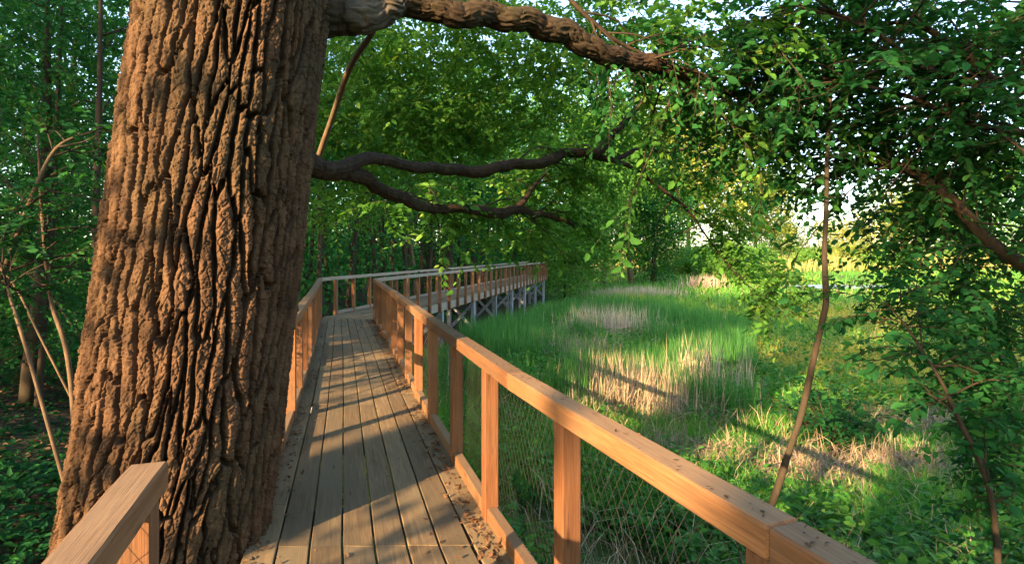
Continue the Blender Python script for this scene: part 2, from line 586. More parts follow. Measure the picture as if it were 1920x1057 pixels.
# ------------------------------------------------------------------ ground
def near_line_x(Y):
    """x of the walkway's left edge at depth Y."""
    Yk = np.array([-40, -2.6, 3, 14.4, 42, 80, 600]); Xk = np.array([12.5, 0.4, -1.45, -4.95, 1.3, 11.5, 200])
    return np.interp(Y, Yk, Xk)


def ground_z(X, Y):
    d = X - near_line_x(Y)                       # >0 to the right of the left edge
    right = np.interp(d, [-30, -10, -4, -0.5, 1.4, 4, 9, 30], [0.5, 0.1, -0.35, -0.75, -1.15, -1.55, -1.95, -2.0])
    z = right
    farm = np.clip((Y - 14) / 10, 0, 1)
    left_far = np.interp(d, [-30, -8, -2, 1, 6, 30], [0.0, -0.9, -1.8, -2.2, -2.05, -2.0])
    z = z * (1 - farm) + left_far * farm
    z = z + (fbm(X * 0.5, Y * 0.5, 5, 3) - 0.5) * 0.22
    rise = np.interp(np.sqrt(X * X * 0.35 + Y * Y), [0, 66, 95, 150, 240, 600, 2500], [0, 0, 1.6, 4.2, 6.0, 9.0, 20.0])
    return z + rise


def gz(x, y): return float(ground_z(np.array([float(x)]), np.array([float(y)]))[0])


def axis_steps(lo, hi, fine_lo, fine_hi, d):
    a = list(np.arange(fine_lo, fine_hi + 1e-6, d))
    s = d; x = fine_hi
    while x < hi: s *= 1.22; x += s; a.append(x)
    s = d; x = fine_lo
    while x > lo: s *= 1.22; x -= s; a.insert(0, x)
    return np.array(a)


gx = axis_steps(-2500, 2500, -14, 22, 0.3)
gy = axis_steps(-600, 2600, -4, 40, 0.3)
GX, GY = np.meshgrid(gx, gy)
GZ = ground_z(GX, GY)
nx, ny = len(gx), len(gy)
ii = (np.arange(ny - 1)[:, None] * nx + np.arange(nx - 1)[None]).ravel()
GQ = np.stack([ii, ii + 1, ii + nx + 1, ii + nx], -1)
dl = GX - near_line_x(GY)
soilmask = np.clip(1 - (dl + 0.2) / 1.2, 0, 1) * np.clip((90 - GY) / 30, 0, 1)
tag(make_mesh('ground', np.stack([GX, GY, GZ], -1).reshape(-1, 3), [GQ], M['ground'], None, True, soilmask.ravel()), kind='structure')

# pond in the far marsh
th = np.linspace(0, 2 * math.pi, 65)[:-1]
pr = 1 + 0.22 * np.sin(3 * th + 1) + 0.12 * np.sin(5 * th)
pc = P(1590, 533, 57)
pz = -1.78
PV = np.stack([pc[0] + 6.0 * pr * np.cos(th), pc[1] + 3.4 * pr * np.sin(th), np.full(64, pz)], -1)
PV = np.vstack([PV, [[pc[0], pc[1], pz]]])
tag(make_mesh('pond', PV, [np.stack([np.arange(64), (np.arange(64) + 1) % 64, np.full(64, 64)], -1)], M['water']), kind='structure')


# ------------------------------------------------------------------ timber
def beam(name, p0, p1, w, h, parent, mat, ch=0.005, n=1, jit=0.0):
    """A chamfered timber from p0 to p1 (axis of the section), own local frame with x along the grain."""
    p0, p1 = Vector([float(x) for x in p0]), Vector([float(x) for x in p1])
    d = p1 - p0; L = d.length
    x = d.normalized()
    up = Vector((0, 0, 1)) if abs(x.z) < 0.9 else Vector((0.31, 0.95, 0))
    y = up.cross(x).normalized()
    z = x.cross(y)
    a, b = w / 2, h / 2
    prof = [(-a + ch, -b), (a - ch, -b), (a, -b + ch), (a, b - ch), (a - ch, b), (-a + ch, b), (-a, b - ch), (-a, -b + ch)]
    V = []
    xs = [0, ch] + [ch + (L - 2 * ch) * i / n for i in range(1, n)] + [L - ch, L]
    for i, xx in enumerate(xs):
        s = ch if i in (0, len(xs) - 1) else 0
        ox, oz = (rng.normal() * jit, rng.normal() * jit) if 1 < i < len(xs) - 2 else (0, 0)
        for (py, pz_) in prof:
            V.append((xx, py - math.copysign(s, py) + ox, pz_ - math.copysign(s, pz_) + oz))
    Q = []
    m = len(xs)
    for i in range(m - 1):
        for j in range(8):
            Q.append((i * 8 + j, i * 8 + (j + 1) % 8, (i + 1) * 8 + (j + 1) % 8, (i + 1) * 8 + j))
    me = bpy.data.meshes.new(name)
    faces = [tuple(q) for q in Q] + [tuple(range(7, -1, -1)), tuple(range((m - 1) * 8, m * 8))]
    me.from_pydata(V, [], faces)
    me.update()
    me.materials.append(mat)
    o = bpy.data.objects.new(name, me)
    C.objects.link(o)
    mw = Matrix((x, y, z)).transposed().to_4x4()
    mw.translation = p0
    if parent is not None:
        o.parent = parent
        off = Vector(parent.location)
        if parent.parent is not None: off = off + Vector(parent.parent.location)
        mw.translation = p0 - off
    o.matrix_local = mw
    return o


def along(line, s):
    """Point and unit tangent at arc length s of a 2-D polyline."""
    line = arr2(line)
    seg = np.linalg.norm(np.diff(line, axis=0), axis=1)
    cum = np.concatenate([[0], np.cumsum(seg)])
    i = min(max(int(np.searchsorted(cum, s, 'right') - 1), 0), len(seg) - 1)
    t = (s - cum[i]) / seg[i]
    return line[i] * (1 - t) + line[i + 1] * t, (line[i + 1] - line[i]) / seg[i]


def length(line):
    return float(np.linalg.norm(np.diff(arr2(line), axis=0), axis=1).sum())


RAIL_H, RAIL_T, RAIL_W, POST = 1.03, 0.088, 0.105, 0.09


def chain_panel(length_m, h):
    """Woven diamond wire between two posts, local x along, z up."""
    a = Acc()
    p = 0.062
    n = int(length_m / p)
    r = 0.0009
    for fam, dy in ((1, 0.002), (-1, -0.002)):
        k0 = -int(h / p / 1.6) - 1
        slope = 1.6
        for i in range(k0, n + 1 - k0):
            x0 = i * p
            pts = []
            for zz in (0.0, h):
                pts.append((x0 + fam * (zz / slope), zz))
            (xa, za), (xb, zb) = pts
            # clip to 0..length
            lo, hi = 0.0, 1.0
            dx = xb - xa
            for bound, sign in ((0.0, 1), (length_m, -1)):
                if dx == 0: continue
                t = (bound - xa) / dx
                if (dx * sign) > 0: lo = max(lo, t)
                else: hi = min(hi, t)
            if hi - lo < 0.02: continue
            q0 = np.array([xa + dx * lo, dy, za + (zb - za) * lo]); q1 = np.array([xa + dx * hi, dy, za + (zb - za) * hi])
            tube(a, np.array([q0, (q0 + q1) / 2 + np.array([0, -dy, 0]), q1]), r, 3)
    return a


def railing(name, label, line, s_posts, side, mat_post, mat_rail, base_low, chain_to=None, joints=None, endpad=0.0, rail_ext=(0, 0), bottom=True):
    """side = +1 when the outside of the walkway lies to the right of the line's direction. line = inner face of posts."""
    t = thing(name, label, 'railing', (float(line[0][0]), float(line[0][1]), 0.0))
    line = arr2(line)
    # offset line through post centres
    def off(d):
        n = len(line); out = []
        for i in range(n):
            tg = []
            if i > 0: tg.append(norm(line[i] - line[i - 1]))
            if i < n - 1: tg.append(norm(line[i + 1] - line[i]))
            ns_ = [np.array([q[1], -q[0]]) * side for q in tg]
            m = sum(ns_) / len(ns_)
            m = m / (np.dot(m, ns_[0]))
            out.append(line[i] + m * d)
        return np.array(out)
    cl = off(POST / 2)
    posts = []
    for s in s_posts:
        p, tg = along(cl, s)
        posts.append((p, tg))
        low = base_low
        dj = rng.uniform(-0.01, 0.01)
        beam('post', (p[0], p[1], low), (p[0], p[1], RAIL_H - RAIL_T - 0.001), POST * rng.uniform(0.97, 1.03), POST, t, mat_post)
        o = t.children[-1]
        ang = math.atan2(tg[1], tg[0]) + dj
        o.matrix_local = Matrix.Translation(Vector((p[0], p[1], low)) - Vector(t.location)) @ Matrix.Rotation(ang, 4, 'Z') @ Matrix.Rotation(-math.pi / 2, 4, 'Y')
    # top rail: pieces meeting at joints (vertices of the line or given arc lengths)
    cum = np.concatenate([[0], np.cumsum(np.linalg.norm(np.diff(cl, axis=0), axis=1))])
    cuts = sorted(set([round(float(x), 3) for x in cum] + [float(j) for j in (joints or [])]))
    cuts[0] -= rail_ext[0]; cuts[-1] += rail_ext[1]
    for a, b in zip(cuts[:-1], cuts[1:]):
        if b - a < 0.05: continue
        pa, ta = along(cl, max(a, 0)); pb, tb = along(cl, min(b, cum[-1] - 1e-4))
        d = norm(pb - pa)
        if a < 0: pa = pa + d * a
        if b > cum[-1]: pb = pb + d * (b - cum[-1])
        zc = RAIL_H - RAIL_T / 2
        gap = 0.0015
        beam('top_rail', (pa[0] + d[0] * gap, pa[1] + d[1] * gap, zc + rng.uniform(-.002, .002)), (pb[0] - d[0] * gap, pb[1] - d[1] * gap, zc + rng.uniform(-.002, .002)),
             RAIL_W, RAIL_T, t, mat_rail, 0.007, 6, 0.0015)
    for i in range(len(posts) - 1):
        (p, tg), (q, _t) = posts[i], posts[i + 1]
        d = norm(q - p); Lh = np.linalg.norm(q - p)
        a, b = p + d * (POST / 2 + 0.003), q - d * (POST / 2 + 0.003)
        if bottom:
            beam('bottom_rail', (a[0], a[1], 0.047), (b[0], b[1], 0.047), 0.07, 0.088, t, mat_rail, 0.006)
        if chain_to is not None and i < chain_to:
            nrm = np.array([d[1], -d[0]]) * side * (POST / 2 + 0.006)
            ac = chain_panel(Lh, 0.84)
            V = np.concatenate(ac.V)
            W = np.stack([p[0] + nrm[0] + V[:, 0] * d[0] - V[:, 1] * d[1], p[1] + nrm[1] + V[:, 0] * d[1] + V[:, 1] * d[0], V[:, 2] + 0.095], -1)
            make_mesh('chain_link', W, [np.concatenate(ac.Q), np.concatenate(ac.T)], M['wire'], t)
    return t


NEAR_R = R_LINE[:6]
LNR = length(NEAR_R)
# arc length of the post that stands below the joint near the camera
def s_at(line, Y):
    l = arr2(line); best = 0; acc_ = 0
    for i in range(len(l) - 1):
        if l[i][1] <= Y <= l[i + 1][1]:
            t = (Y - l[i][1]) / (l[i + 1][1] - l[i][1])
            return acc_ + t * float(np.linalg.norm(l[i + 1] - l[i]))
        acc_ += float(np.linalg.norm(l[i + 1] - l[i]))
    return acc_


yj = 1.325
sj = s_at(NEAR_R, yj)
posts_r = [s_at(NEAR_R, y) for y in (-1.6, -0.55, 0.4, 1.36, 2.42, 3.5, 4.45, 5.5, 6.45, 7.4, 8.4, 9.4, 10.4, 11.4, 12.4, 13.3)] + [LNR - 0.05]
railing('timber_railing', 'orange cedar railing with chain link along the right of the boardwalk, running towards the camera', NEAR_R, posts_r, 1,
        M['post'], M['rail'], -0.30, chain_to=12)
LNA = length(L_A)
railing('timber_railing', 'short cedar railing that ends in front of the big tree trunk, left of the boardwalk', L_A, [0.3, 1.3, 2.3, LNA - 1.05, LNA - 0.12], -1,
        M['post'], M['rail'], -0.30, chain_to=4)
NEAR_L = L_B[:4]
LNB = length(NEAR_L)
pl = [0.10] + [s_at(NEAR_L, y) for y in (4.75, 5.65, 6.6, 7.6, 8.6, 9.6, 10.6, 11.6, 12.6, 13.5)] + [LNB - 0.03]
railing('timber_railing', 'cedar railing from behind the big tree trunk to the bend, left of the boardwalk', NEAR_L, pl, -1,
        M['post'], M['rail'], -0.30, chain_to=6)
FAR_R, FAR_L = R_LINE[5:], L_B[3:]
LFR, LFL = length(FAR_R), length(FAR_L)
nfr = 28
railing('timber_railing', 'weathered railing along the marsh side of the boardwalk beyond the bend', FAR_R, [0.95 + i * (LFR - 1.0) / nfr for i in range(nfr + 1)], 1,
        M['post'], M['greywood'], -0.34, joints=[LFR * f for f in (0.2, 0.45, 0.7)], bottom=False)
railing('timber_railing', 'weathered railing along the woodland side of the boardwalk beyond the bend', FAR_L, [0.75 + i * (LFL - 0.8) / nfr for i in range(nfr + 1)], -1,
        M['post'], M['greywood'], -0.34, joints=[LFL * f for f in (0.22, 0.5, 0.75)])

# boardwalk: decking, fascia, bents
bw = thing('boardwalk', 'weathered plank boardwalk with a bend, carried over the marsh on braced posts', 'boardwalk', (-0.5, 2.0, 0.0))


def plank_deck(name, Lp, Rp, nb, board_len, seams_same):
    """Lengthwise boards between two polylines given with equal vertex counts; local mesh drawn in a frame along the run."""
    Lp, Rp = arr2(Lp), arr2(Rp)
    mid = (Lp + Rp) / 2
    d = norm(mid[-1] - mid[0])
    ang = math.atan2(d[1], d[0])
    seg = np.linalg.norm(np.diff(mid, axis=0), axis=1); cum = np.concatenate([[0], np.cumsum(seg)])
    tot = cum[-1]
    def pt(o, s):
        t = np.array([np.interp(s, cum, Lp[:, i]) for i in range(2)]); u = np.array([np.interp(s, cum, Rp[:, i]) for i in range(2)])
        return t * (1 - o) + u * o
    V, Fc, A = [], [], []
    gap = 0.0055 / 1.35
    for b in range(nb):
        o0, o1 = b / nb + gap, (b + 1) / nb - gap
        s = 0.0
        ph = 0.0 if seams_same else rng.uniform(0.3, board_len)
        cuts = [0.0]
        x = seams_same[0] if seams_same else ph
        kx = 0
        while x < tot - 0.2:
            sh = 0.0
            if b in (0, nb - 1): sh = 0.55
            cuts.append(x + sh)
            kx += 1
            x = seams_same[kx] if seams_same and kx < len(seams_same) else x + board_len
        cuts.append(tot)
        for c0, c1 in zip(cuts[:-1], cuts[1:]):
            if c1 - c0 < 0.05: continue
            dz = rng.normal() * 0.0022
            tv = rng.uniform(0, 1)
            m = max(2, int((c1 - c0) / 1.2))
            ss = np.linspace(c0 + 0.0012, c1 - 0.0012, m + 1)
            base = len(V)
            tw_ = rng.normal() * 0.002
            for q in ss:
                a, e = pt(o0, q), pt(o1, q)
                ch = 0.004
                ac = pt(o0 + ch / 1.35, q); ec = pt(o1 - ch / 1.35, q)
                for (pp, zz) in ((a, -0.038), (a, -ch + tw_), (ac, tw_), (ec, -tw_), (e, -ch - tw_), (e, -0.038)):
                    V.append((pp[0], pp[1], zz + dz)); A.append(tv)
            for i in range(m):
                for j in range(6):
                    Fc.append((base + i * 6 + j, base + i * 6 + (j + 1) % 6, base + (i + 1) * 6 + (j + 1) % 6, base + (i + 1) * 6 + j))
            Fc.append(tuple(base + j for j in range(6)))
            Fc.append(tuple(base + m * 6 + j for j in range(5, -1, -1)))
    V = np.array(V)
    ca, sa = math.cos(ang), math.sin(ang)
    o0 = np.array([mid[0][0], mid[0][1], 0])
    W = V - o0
    Lc = np.stack([W[:, 0] * ca + W[:, 1] * sa, -W[:, 0] * sa + W[:, 1] * ca, W[:, 2]], -1)
    me = bpy.data.meshes.new(name)
    me.from_pydata([tuple(x) for x in Lc], [], [f[::-1] for f in Fc])
    at = me.attributes.new("var", 'FLOAT', 'POINT'); at.data.foreach_set("value", np.array(A, np.float32))
    me.update(); me.materials.append(M['deck'])
    o = bpy.data.objects.new(name, me); C.objects.link(o)
    o.parent = bw
    o.matrix_local = Matrix.Translation(Vector(o0) - Vector(bw.location)) @ Matrix.Rotation(ang, 4, 'Z')
    return o


def shift_line(l, d):          # move a near polyline outwards by d (positive = right)
    l = arr2(l); out = []
    for i in range(len(l)):
        a = l[max(i - 1, 0)]; b = l[min(i + 1, len(l) - 1)]
        tg = norm(b - a); out.append(l[i] + np.array([tg[1], -tg[0]]) * d)
    return np.array(out)


Rn = np.array([np.interp(y, [p[1] for p in NEAR_R], [p[0] for p in NEAR_R]) for y in (-2.6, 1.2, 3.0, 6.0, 9.2, 14.1)])
Rn = np.stack([Rn, [-2.6, 1.2, 3.0, 6.0, 9.2, 14.1]], -1)
Lall = L_A + L_B[:4]
Ly = np.array([-2.6, 1.2, 3.0, 6.0, 9.6, 14.45])
Ln = np.stack([np.interp(Ly, [p[1] for p in Lall], [p[0] for p in Lall]), Ly], -1)
Rn2, Ln2 = shift_line(Rn, 0.035), shift_line(Ln, -0.035)
Rn2[-1], Ln2[-1] = Rn[-1], Ln[-1]
plank_deck('deck', Ln2, Rn2, 8, 2.45, [1.15, 3.6, 6.1, 9.2, 11.3, 13.6])
plank_deck('deck', [L_B[3], L_B[4]], [R_LINE[5], R_LINE[6]], 8, 3.2, None)
# joists so that nothing shows between the boards but dark timber
for (lp, rp, n_) in ((Ln2, Rn2, 10), (arr2(L_B[3:]), arr2(R_LINE[5:]), 0)):
    for i in range(n_):
        f = (i + 0.5) / n_
        cumL = np.linspace(0, 1, len(lp))
        a = np.array([np.interp(f, cumL, lp[:, j]) for j in range(2)]); b = np.array([np.interp(f, cumL, rp[:, j]) for j in range(2)])
        d = norm(b - a)
        a, b = a + d * 0.05, b - d * 0.05
        beam('joist', (a[0], a[1], -0.135), (b[0], b[1], -0.135), 0.04, 0.185, bw, M['piling'])
for nm, la, dd, hh in (('fascia', FAR_R, -0.022, 0.27), ('fascia', FAR_L, 0.022, 0.27)):
    l = shift_line(la, dd)
    for f0, f1 in ((0.012, 0.25), (0.25, 0.5), (0.5, 0.75), (0.75, 1)):
        a, b = l[0] * (1 - f0) + l[1] * f0, l[0] * (1 - f1) + l[1] * f1
        beam(nm, (a[0], a[1], -0.045 - hh / 2), (b[0], b[1], -0.047 - hh / 2), 0.04, hh, bw, M['greywood'])
for l, dd in ((Rn, -0.03), (Ln, 0.03)):
    l = shift_line(l, dd)
    for a, b in zip(l[:-1], l[1:]):
        beam('fascia', (a[0], a[1], -0.16), (b[0], b[1], -0.16), 0.04, 0.23, bw, M['greywood'])
FR0, FR1 = arr2(FAR_R); FL0, FL1 = arr2(FAR_L)
dF = norm(FR1 - FR0)
nR = np.array([dF[1], -dF[0]])
for i, Y in enumerate((15.6, 19.4, 23.2, 26.9, 30.5, 34.0, 37.6, 41.0)):
    t = (Y - FR0[1]) / (FR1[1] - FR0[1])
    a = FR0 * (1 - t) + FR1 * t - nR * 0.13
    b = a - nR * 1.05
    zg = gz(a[0], a[1]) - 0.25; zh = gz(b[0], b[1]) - 0.25
    for q, z0 in ((a, zg), (b, zh)):
        o = beam('support_post', (q[0], q[1], z0), (q[0], q[1], -0.33), 0.14, 0.14, bw, M['piling'])
    ctr = (a + b) / 2
    off_ = dF * 0.09
    beam('cross_brace', (a[0] - off_[0], a[1] - off_[1], -0.45), (b[0] - off_[0], b[1] - off_[1], -1.55), 0.035, 0.13, bw, M['piling'])
    beam('cross_brace', (b[0] + off_[0], b[1] + off_[1], -0.45), (a[0] + off_[0], a[1] + off_[1], -1.55), 0.035, 0.13, bw, M['piling'])
    beam('cap_beam', (a[0] + nR[0] * 0.09, a[1] + nR[1] * 0.09, -0.315 + 0.0), (b[0] - nR[0] * 0.09, b[1] - nR[1] * 0.09, -0.315), 0.10, 0.05, bw, M['piling'])
for Y in (0.3, 3.9, 7.5, 11.1):
    a = np.array([np.interp(Y, Rn[:, 1], Rn[:, 0]) - 0.12, Y]); b = np.array([np.interp(Y + .4, Ln[:, 1], Ln[:, 0]) + 0.12, Y + 0.4])
    for q in (a, b):
        beam('support_post', (q[0], q[1], gz(q[0], q[1]) - 0.2), (q[0], q[1], -0.23), 0.14, 0.14, bw, M['piling'])


# ------------------------------------------------------------------ the big oak
def bark_trunk(p0, p1, r0, r1, na, nz_, flare, seed):
    H = np.linalg.norm(p1 - p0)
    th = np.linspace(0, 2 * math.pi, na, endpoint=False)
    zz = np.linspace(0, 1, nz_)
    TH, ZZ = np.meshgrid(th, zz)
    hz = ZZ * H
    R = r0 * (1 - ZZ) + r1 * ZZ + flare * np.exp(-hz / 0.35)
    R = R * (1 + 0.03 * np.sin(3 * TH + 1.2 + hz * 0.3) + 0.02 * np.sin(5 * TH + 0.4))
    n1 = 46
    U = TH / (2 * math.pi) * n1
    warp = (vnoise(TH / (2 * math.pi) * 10, hz * 1.1, seed, 10) - 0.5) * 1.3 + (vnoise(U * 0.5, hz * 2.6, seed + 2, n1 // 2) - 0.5) * 0.6 + (vnoise(U * 2, hz * 9.0, seed + 6, n1 * 2) - 0.5) * 0.25
    U2 = U + warp
    f1, f2, idv = worley(U2, hz / 0.52 + 0.9 * vnoise(U, hz * 1.6, seed + 4, n1), seed, n1)
    e = (f2 - f1) + 0.10 * (vnoise(U * 4, hz * 30, seed + 14, n1 * 4) - 0.5)
    # distance to the nearest furrow in metres, so that furrows keep one width along and across the grain
    ex = (np.roll(e, -1, 1) - np.roll(e, 1, 1)) / (2 * (2 * math.pi / na) * 0.5)
    ez = np.gradient(e, axis=0) / (H / (nz_ - 1))
    dist = e / np.sqrt(ex * ex + ez * ez + 1e-3) + 0.004 * (vnoise(U * 3, hz * 22, seed + 15, n1 * 3) - 0.5)
    plate = smooth(0.0065, 0.0135, dist)
    # cross cracks that break the long plates into scales
    g1, g2, idg = worley(U2 * 1.25, hz / 0.075 + 0.7 * vnoise(U * 2, hz * 6, seed + 8, n1 * 2), seed + 21, n1 * 5 // 4)
    crack = smooth(0.0, 0.12, g2 - g1)
    fine = fbm(U * 5, hz * 60, seed + 9, 3)
    fine2 = vnoise(U * 13, hz * 170, seed + 12, n1 * 13)
    amp = 0.092
    h = amp * plate * (0.86 + 0.14 * idv) + 0.010 * smooth(0.008, 0.035, dist) + 0.010 * plate * (crack - 1) + 0.009 * plate * idg + 0.010 * (fine - 0.5) * (0.4 + plate) + 0.007 * (fine2 - 0.5)
    R = R - amp * 0.95 + h
    axis = p0[None, None, :] * (1 - ZZ[..., None]) + p1[None, None, :] * ZZ[..., None]
    axis = axis + 0.03 * np.sin(ZZ * 5)[..., None] * np.array([1, 0, 0])
    V = axis + R[..., None] * np.stack([np.cos(TH), np.sin(TH), np.zeros_like(TH)], -1)
    i = np.arange(nz_ - 1)[:, None] * na; j = np.arange(na)[None]; j2 = (j + 1) % na
    Q = np.stack([i + j, i + j2, i + na + j2, i + na + j], -1).reshape(-1, 4)
    return V.reshape(-1, 3), Q


oak = thing('oak_tree', 'massive old tree with deeply furrowed bark leaning beside the boardwalk', 'tree', tuple(TR0))
V, Q = bark_trunk(TR0, TR1, 0.535, 0.470, 1060, 1000, 0.06, 3)
make_mesh('trunk', V, [Q], M['oak_bark'], oak, True)
# upper trunk above the picture
up = Acc()
tp = [np.append(TR1 - (TR1 - TR0) * 0.02, 0.46), np.append([-1.45, 3.3, 5.0], 0.42), np.append([-1.3, 3.5, 7.5], 0.30), np.append([-1.5, 3.9, 11.0], 0.12)]
sp = spline(np.array(tp), 24)
tube(up, sp[:, :3], sp[:, 3], 20, 0.10, 4)
up.build('upper_trunk', M['limb_bark'], oak, True)


def limb(pts_px, name, parent, mat='limb_bark', ns=14, n=40, rough=0.14, seed=1, scar=None, kink=0.0):
    """pts: (px, py, depth, radius m)"""
    if name == 'stem': pts_px = [(a, b, c, d * .8) for a, b, c, d in pts_px]
    q = np.array([np.append(P(a, b, y), r) for a, b, y, r in pts_px])
    s = spline(q, n)
    a = Acc()
    if kink > 0:
        kx = np.linspace(0, n / 28.0, n); ed = np.minimum(1, np.minimum(np.arange(n), np.arange(n)[::-1]) / 12.0)
        for c_ in range(3): s[:, c_] += kink * ed * (fbm(kx, kx * 0 + c_ * 7, seed, 3) - 0.5) * 2
    va = 0.4
    if scar is not None:
        f = np.linspace(0, 1, n)
        va = np.repeat(np.clip(0.4 + 0.6 * smooth(scar[0], scar[0] + .03, f) * (1 - smooth(scar[1] - .03, scar[1], f)), 0, 1), ns)
        va = np.concatenate([va, [.4, .4]])
    tube(a, s[:, :3], s[:, 3], ns, rough, seed, va)
    o = a.build(name, M[mat], parent, True)
    return s


limbs = []
limbs.append(limb([(520, 60, 3.30, .17), (600, 26, 3.35, .135), (690, 22, 3.45, .105), (770, 10, 3.6, .085), (850, 22, 3.7, .082), (930, 30, 3.85, .083), (1000, 38, 4.0, .080), (1060, 62, 4.15, .088), (1110, 92, 4.3, .082),
                   (1170, 110, 4.5, .075), (1230, 126, 4.7, .066), (1290, 142, 4.9, .05), (1370, 175, 5.2, .035), (1460, 200, 5.5, .015)], 'branch', oak, n=520, ns=72, rough=0.09, seed=2, scar=(.11, .22), kink=.035))
limbs.append(limb([(540, 300, 3.3, .10), (600, 318, 3.7, .068), (660, 318, 4.2, .060), (720, 350, 4.7, .055), (780, 378, 5.1, .050), (850, 393, 5.5, .046), (920, 396, 5.9, .055), (980, 397, 6.3, .05), (1030, 410, 6.7, .035),
                   (1075, 424, 7.1, .02)], 'branch', oak, n=340, ns=48, rough=0.1, seed=5, kink=.075))
limbs.append(limb([(600, 318, 3.7, .055), (700, 302, 4.3, .045), (790, 310, 4.9, .046), (860, 316, 5.2, .052), (930, 318, 5.5, .055), (1000, 312, 5.8, .054), (1050, 293, 6.1, .052), (1105, 285, 6.3, .050),
                   (1140, 255, 6.4, .042), (1185, 215, 6.5, .036), (1215, 175, 6.5, .028), (1235, 130, 6.5, .015)], 'branch', oak, n=340, ns=48, rough=0.1, seed=8, kink=.075))
limbs.append(limb([(1100, 288, 6.3, .045), (1150, 300, 6.5, .034), (1200, 280, 6.8, .030), (1260, 285, 7.1, .022), (1330, 265, 7.5, .015), (1390, 250, 7.9, .008)], 'branch', oak, n=30, ns=8, seed=11))
limbs.append(limb([(1120, 292, 6.35, .036), (1180, 312, 6.6, .026), (1235, 350, 6.9, .020), (1290, 395, 7.2, .016), (1330, 450, 7.5, .012), (1385, 520, 7.7, .008), (1440, 560, 7.8, .005)], 'branch', oak, n=30, ns=8, seed=12))
limbs.append(limb([(965, 396, 6.25, .04), (985, 372, 6.35, .033), (1000, 350, 6.5, .022), (1030, 320, 6.8, .010)], 'branch', oak, n=14, ns=8, seed=13))
limbs.append(limb([(700, 60, 3.6, .018), (655, 130, 4.3, .022), (620, 230, 5.0, .026), (585, 330, 5.6, .030)], 'branch', oak, 'pale_bark', n=24, ns=8, seed=15))
oak_lf, oak_tw = Acc(), Acc()


def branch_sprays(lf, tw, s, i0, i1, nsub, sub_len, nspray, sp_len, nleaf, size, out=(0, 0, 0), droop=0.3, var=0.5):
    """Side branches off a limb polyline, each carrying leafy twigs."""
    for _ in range(nsub):
        i = rng.integers(i0, min(i1, len(s) - 1))
        o = s[i, :3]
        tg = norm(s[min(i + 4, len(s) - 1), :3] - s[max(i - 4, 0), :3])
        d = norm(rdirs(1)[0] * np.array([1, 1, 0.75]) + 0.5 * tg + np.asarray(out, float))
        L = sub_len * rng.uniform(0.5, 1.2)
        pts = spline(np.array([o, o + d * L * 0.5 + rng.normal(size=3) * 0.06 * L, o + d * L + np.array([0, 0, -droop * L * 0.6])]), 7)
        tube(tw, pts, np.linspace(min(0.011, s[i, 3] * 0.6), 0.003, 7), 5)
        v = var + rng.normal() * 0.12
        for k_ in range(nspray):
            j = rng.integers(2, 7)
            dd = norm(d + rdirs(1)[0] * np.array([1, 1, 0.5]) * 0.9)
            spray(lf, tw, pts[j], dd, sp_len * rng.uniform(0.6, 1.2), nleaf, size, droop, v)


for s, ns_, i0, of in ((limbs[0], 26, 370, .2), (limbs[1], 24, 110, 1.4), (limbs[2], 24, 80, 1.4), (limbs[3], 7, 6, .4), (limbs[4], 10, 10, .2), (limbs[5], 6, 4, .6)):
    branch_sprays(oak_lf, oak_tw, s, i0, len(s), ns_, 1.0, 6, 0.5, 14, 0.09, (0.1, of, 0.15), 0.3, 0.45)


def blob_sprays(lf, tw, px, py, Y, rx, ry, ry_m, n, sp_len, nleaf, size, var=0.5, droop=0.35):
    """Leafy twigs through an ellipsoid of air given by the pixel it centres on, its depth and radii in pixels."""
    c = P(px, py, Y); sx, sz = rx * Y / F, ry * Y / F
    for _ in range(n):
        d = rdirs(1)[0] * rng.uniform(0, 1) ** 0.4
        o = c + d * np.array([sx, ry_m, sz])
        h = rdirs(1)[0] * np.array([1, 1, 0.4])
        # clumpy light and dark branches
        v = var + 0.22 * (vnoise(np.array([o[0] * 1.3]), np.array([o[2] * 1.3 + o[1]]), 31)[0] - 0.5) + rng.normal() * 0.07
        spray(lf, tw, o, h, sp_len * rng.uniform(0.6, 1.25), nleaf, size, droop, v)


# hanging crown of the oak between the limbs
for (px, py, Y, rx, ry, rm, n) in ((740, 170, 9.5, 190, 120, 1.6, 360), (940, 170, 10, 180, 110, 1.6, 330), (1060, 180, 10.5, 110, 80, 1.4, 80), (700, 270, 10.5, 170, 100, 1.6, 260),
                                   (880, 250, 11, 170, 80, 1.6, 220), (860, 70, 8.0, 300, 70, 1.5, 240), (1040, 100, 8.5, 120, 60, 1.2, 80), (640, 380, 10.5, 90, 50, 1.2, 70),
                                   (1330, 330, 7.6, 70, 60, .6, 34), (1370, 420, 7.8, 50, 80, .5, 44), (1430, 520, 7.9, 50, 60, .4, 44), (1240, 60, 6.5, 110, 60, 1.0, 60), (1150, 30, 8.5, 110, 60, 1.0, 100), (860, 10, 10, 300, 70, 1.5, 240), (660, 90, 10, 90, 90, 1.2, 90), (1300, 210, 7.5, 60, 40, .6, 14)):
    blob_sprays(oak_lf, oak_tw, px, py, Y, rx, ry, rm, n, 0.6, 15, 0.105, 0.58)
# high crown over the picture (keeps the sky off the woodland floor)
for _ in range(50):
    c = np.array([-1.0, 5.0, 9.5]) + rdirs(1)[0] * np.array([6.0, 6.0, 3.6]) * rng.uniform(0.2, 1) ** 0.5
    cluster(oak_lf, c, 0.8, 26, 0.22, 0.45)
oak_tw.build('twigs', M['twig_bark'], oak, True)
oak_lf.build('crown', M['leaf'], oak)

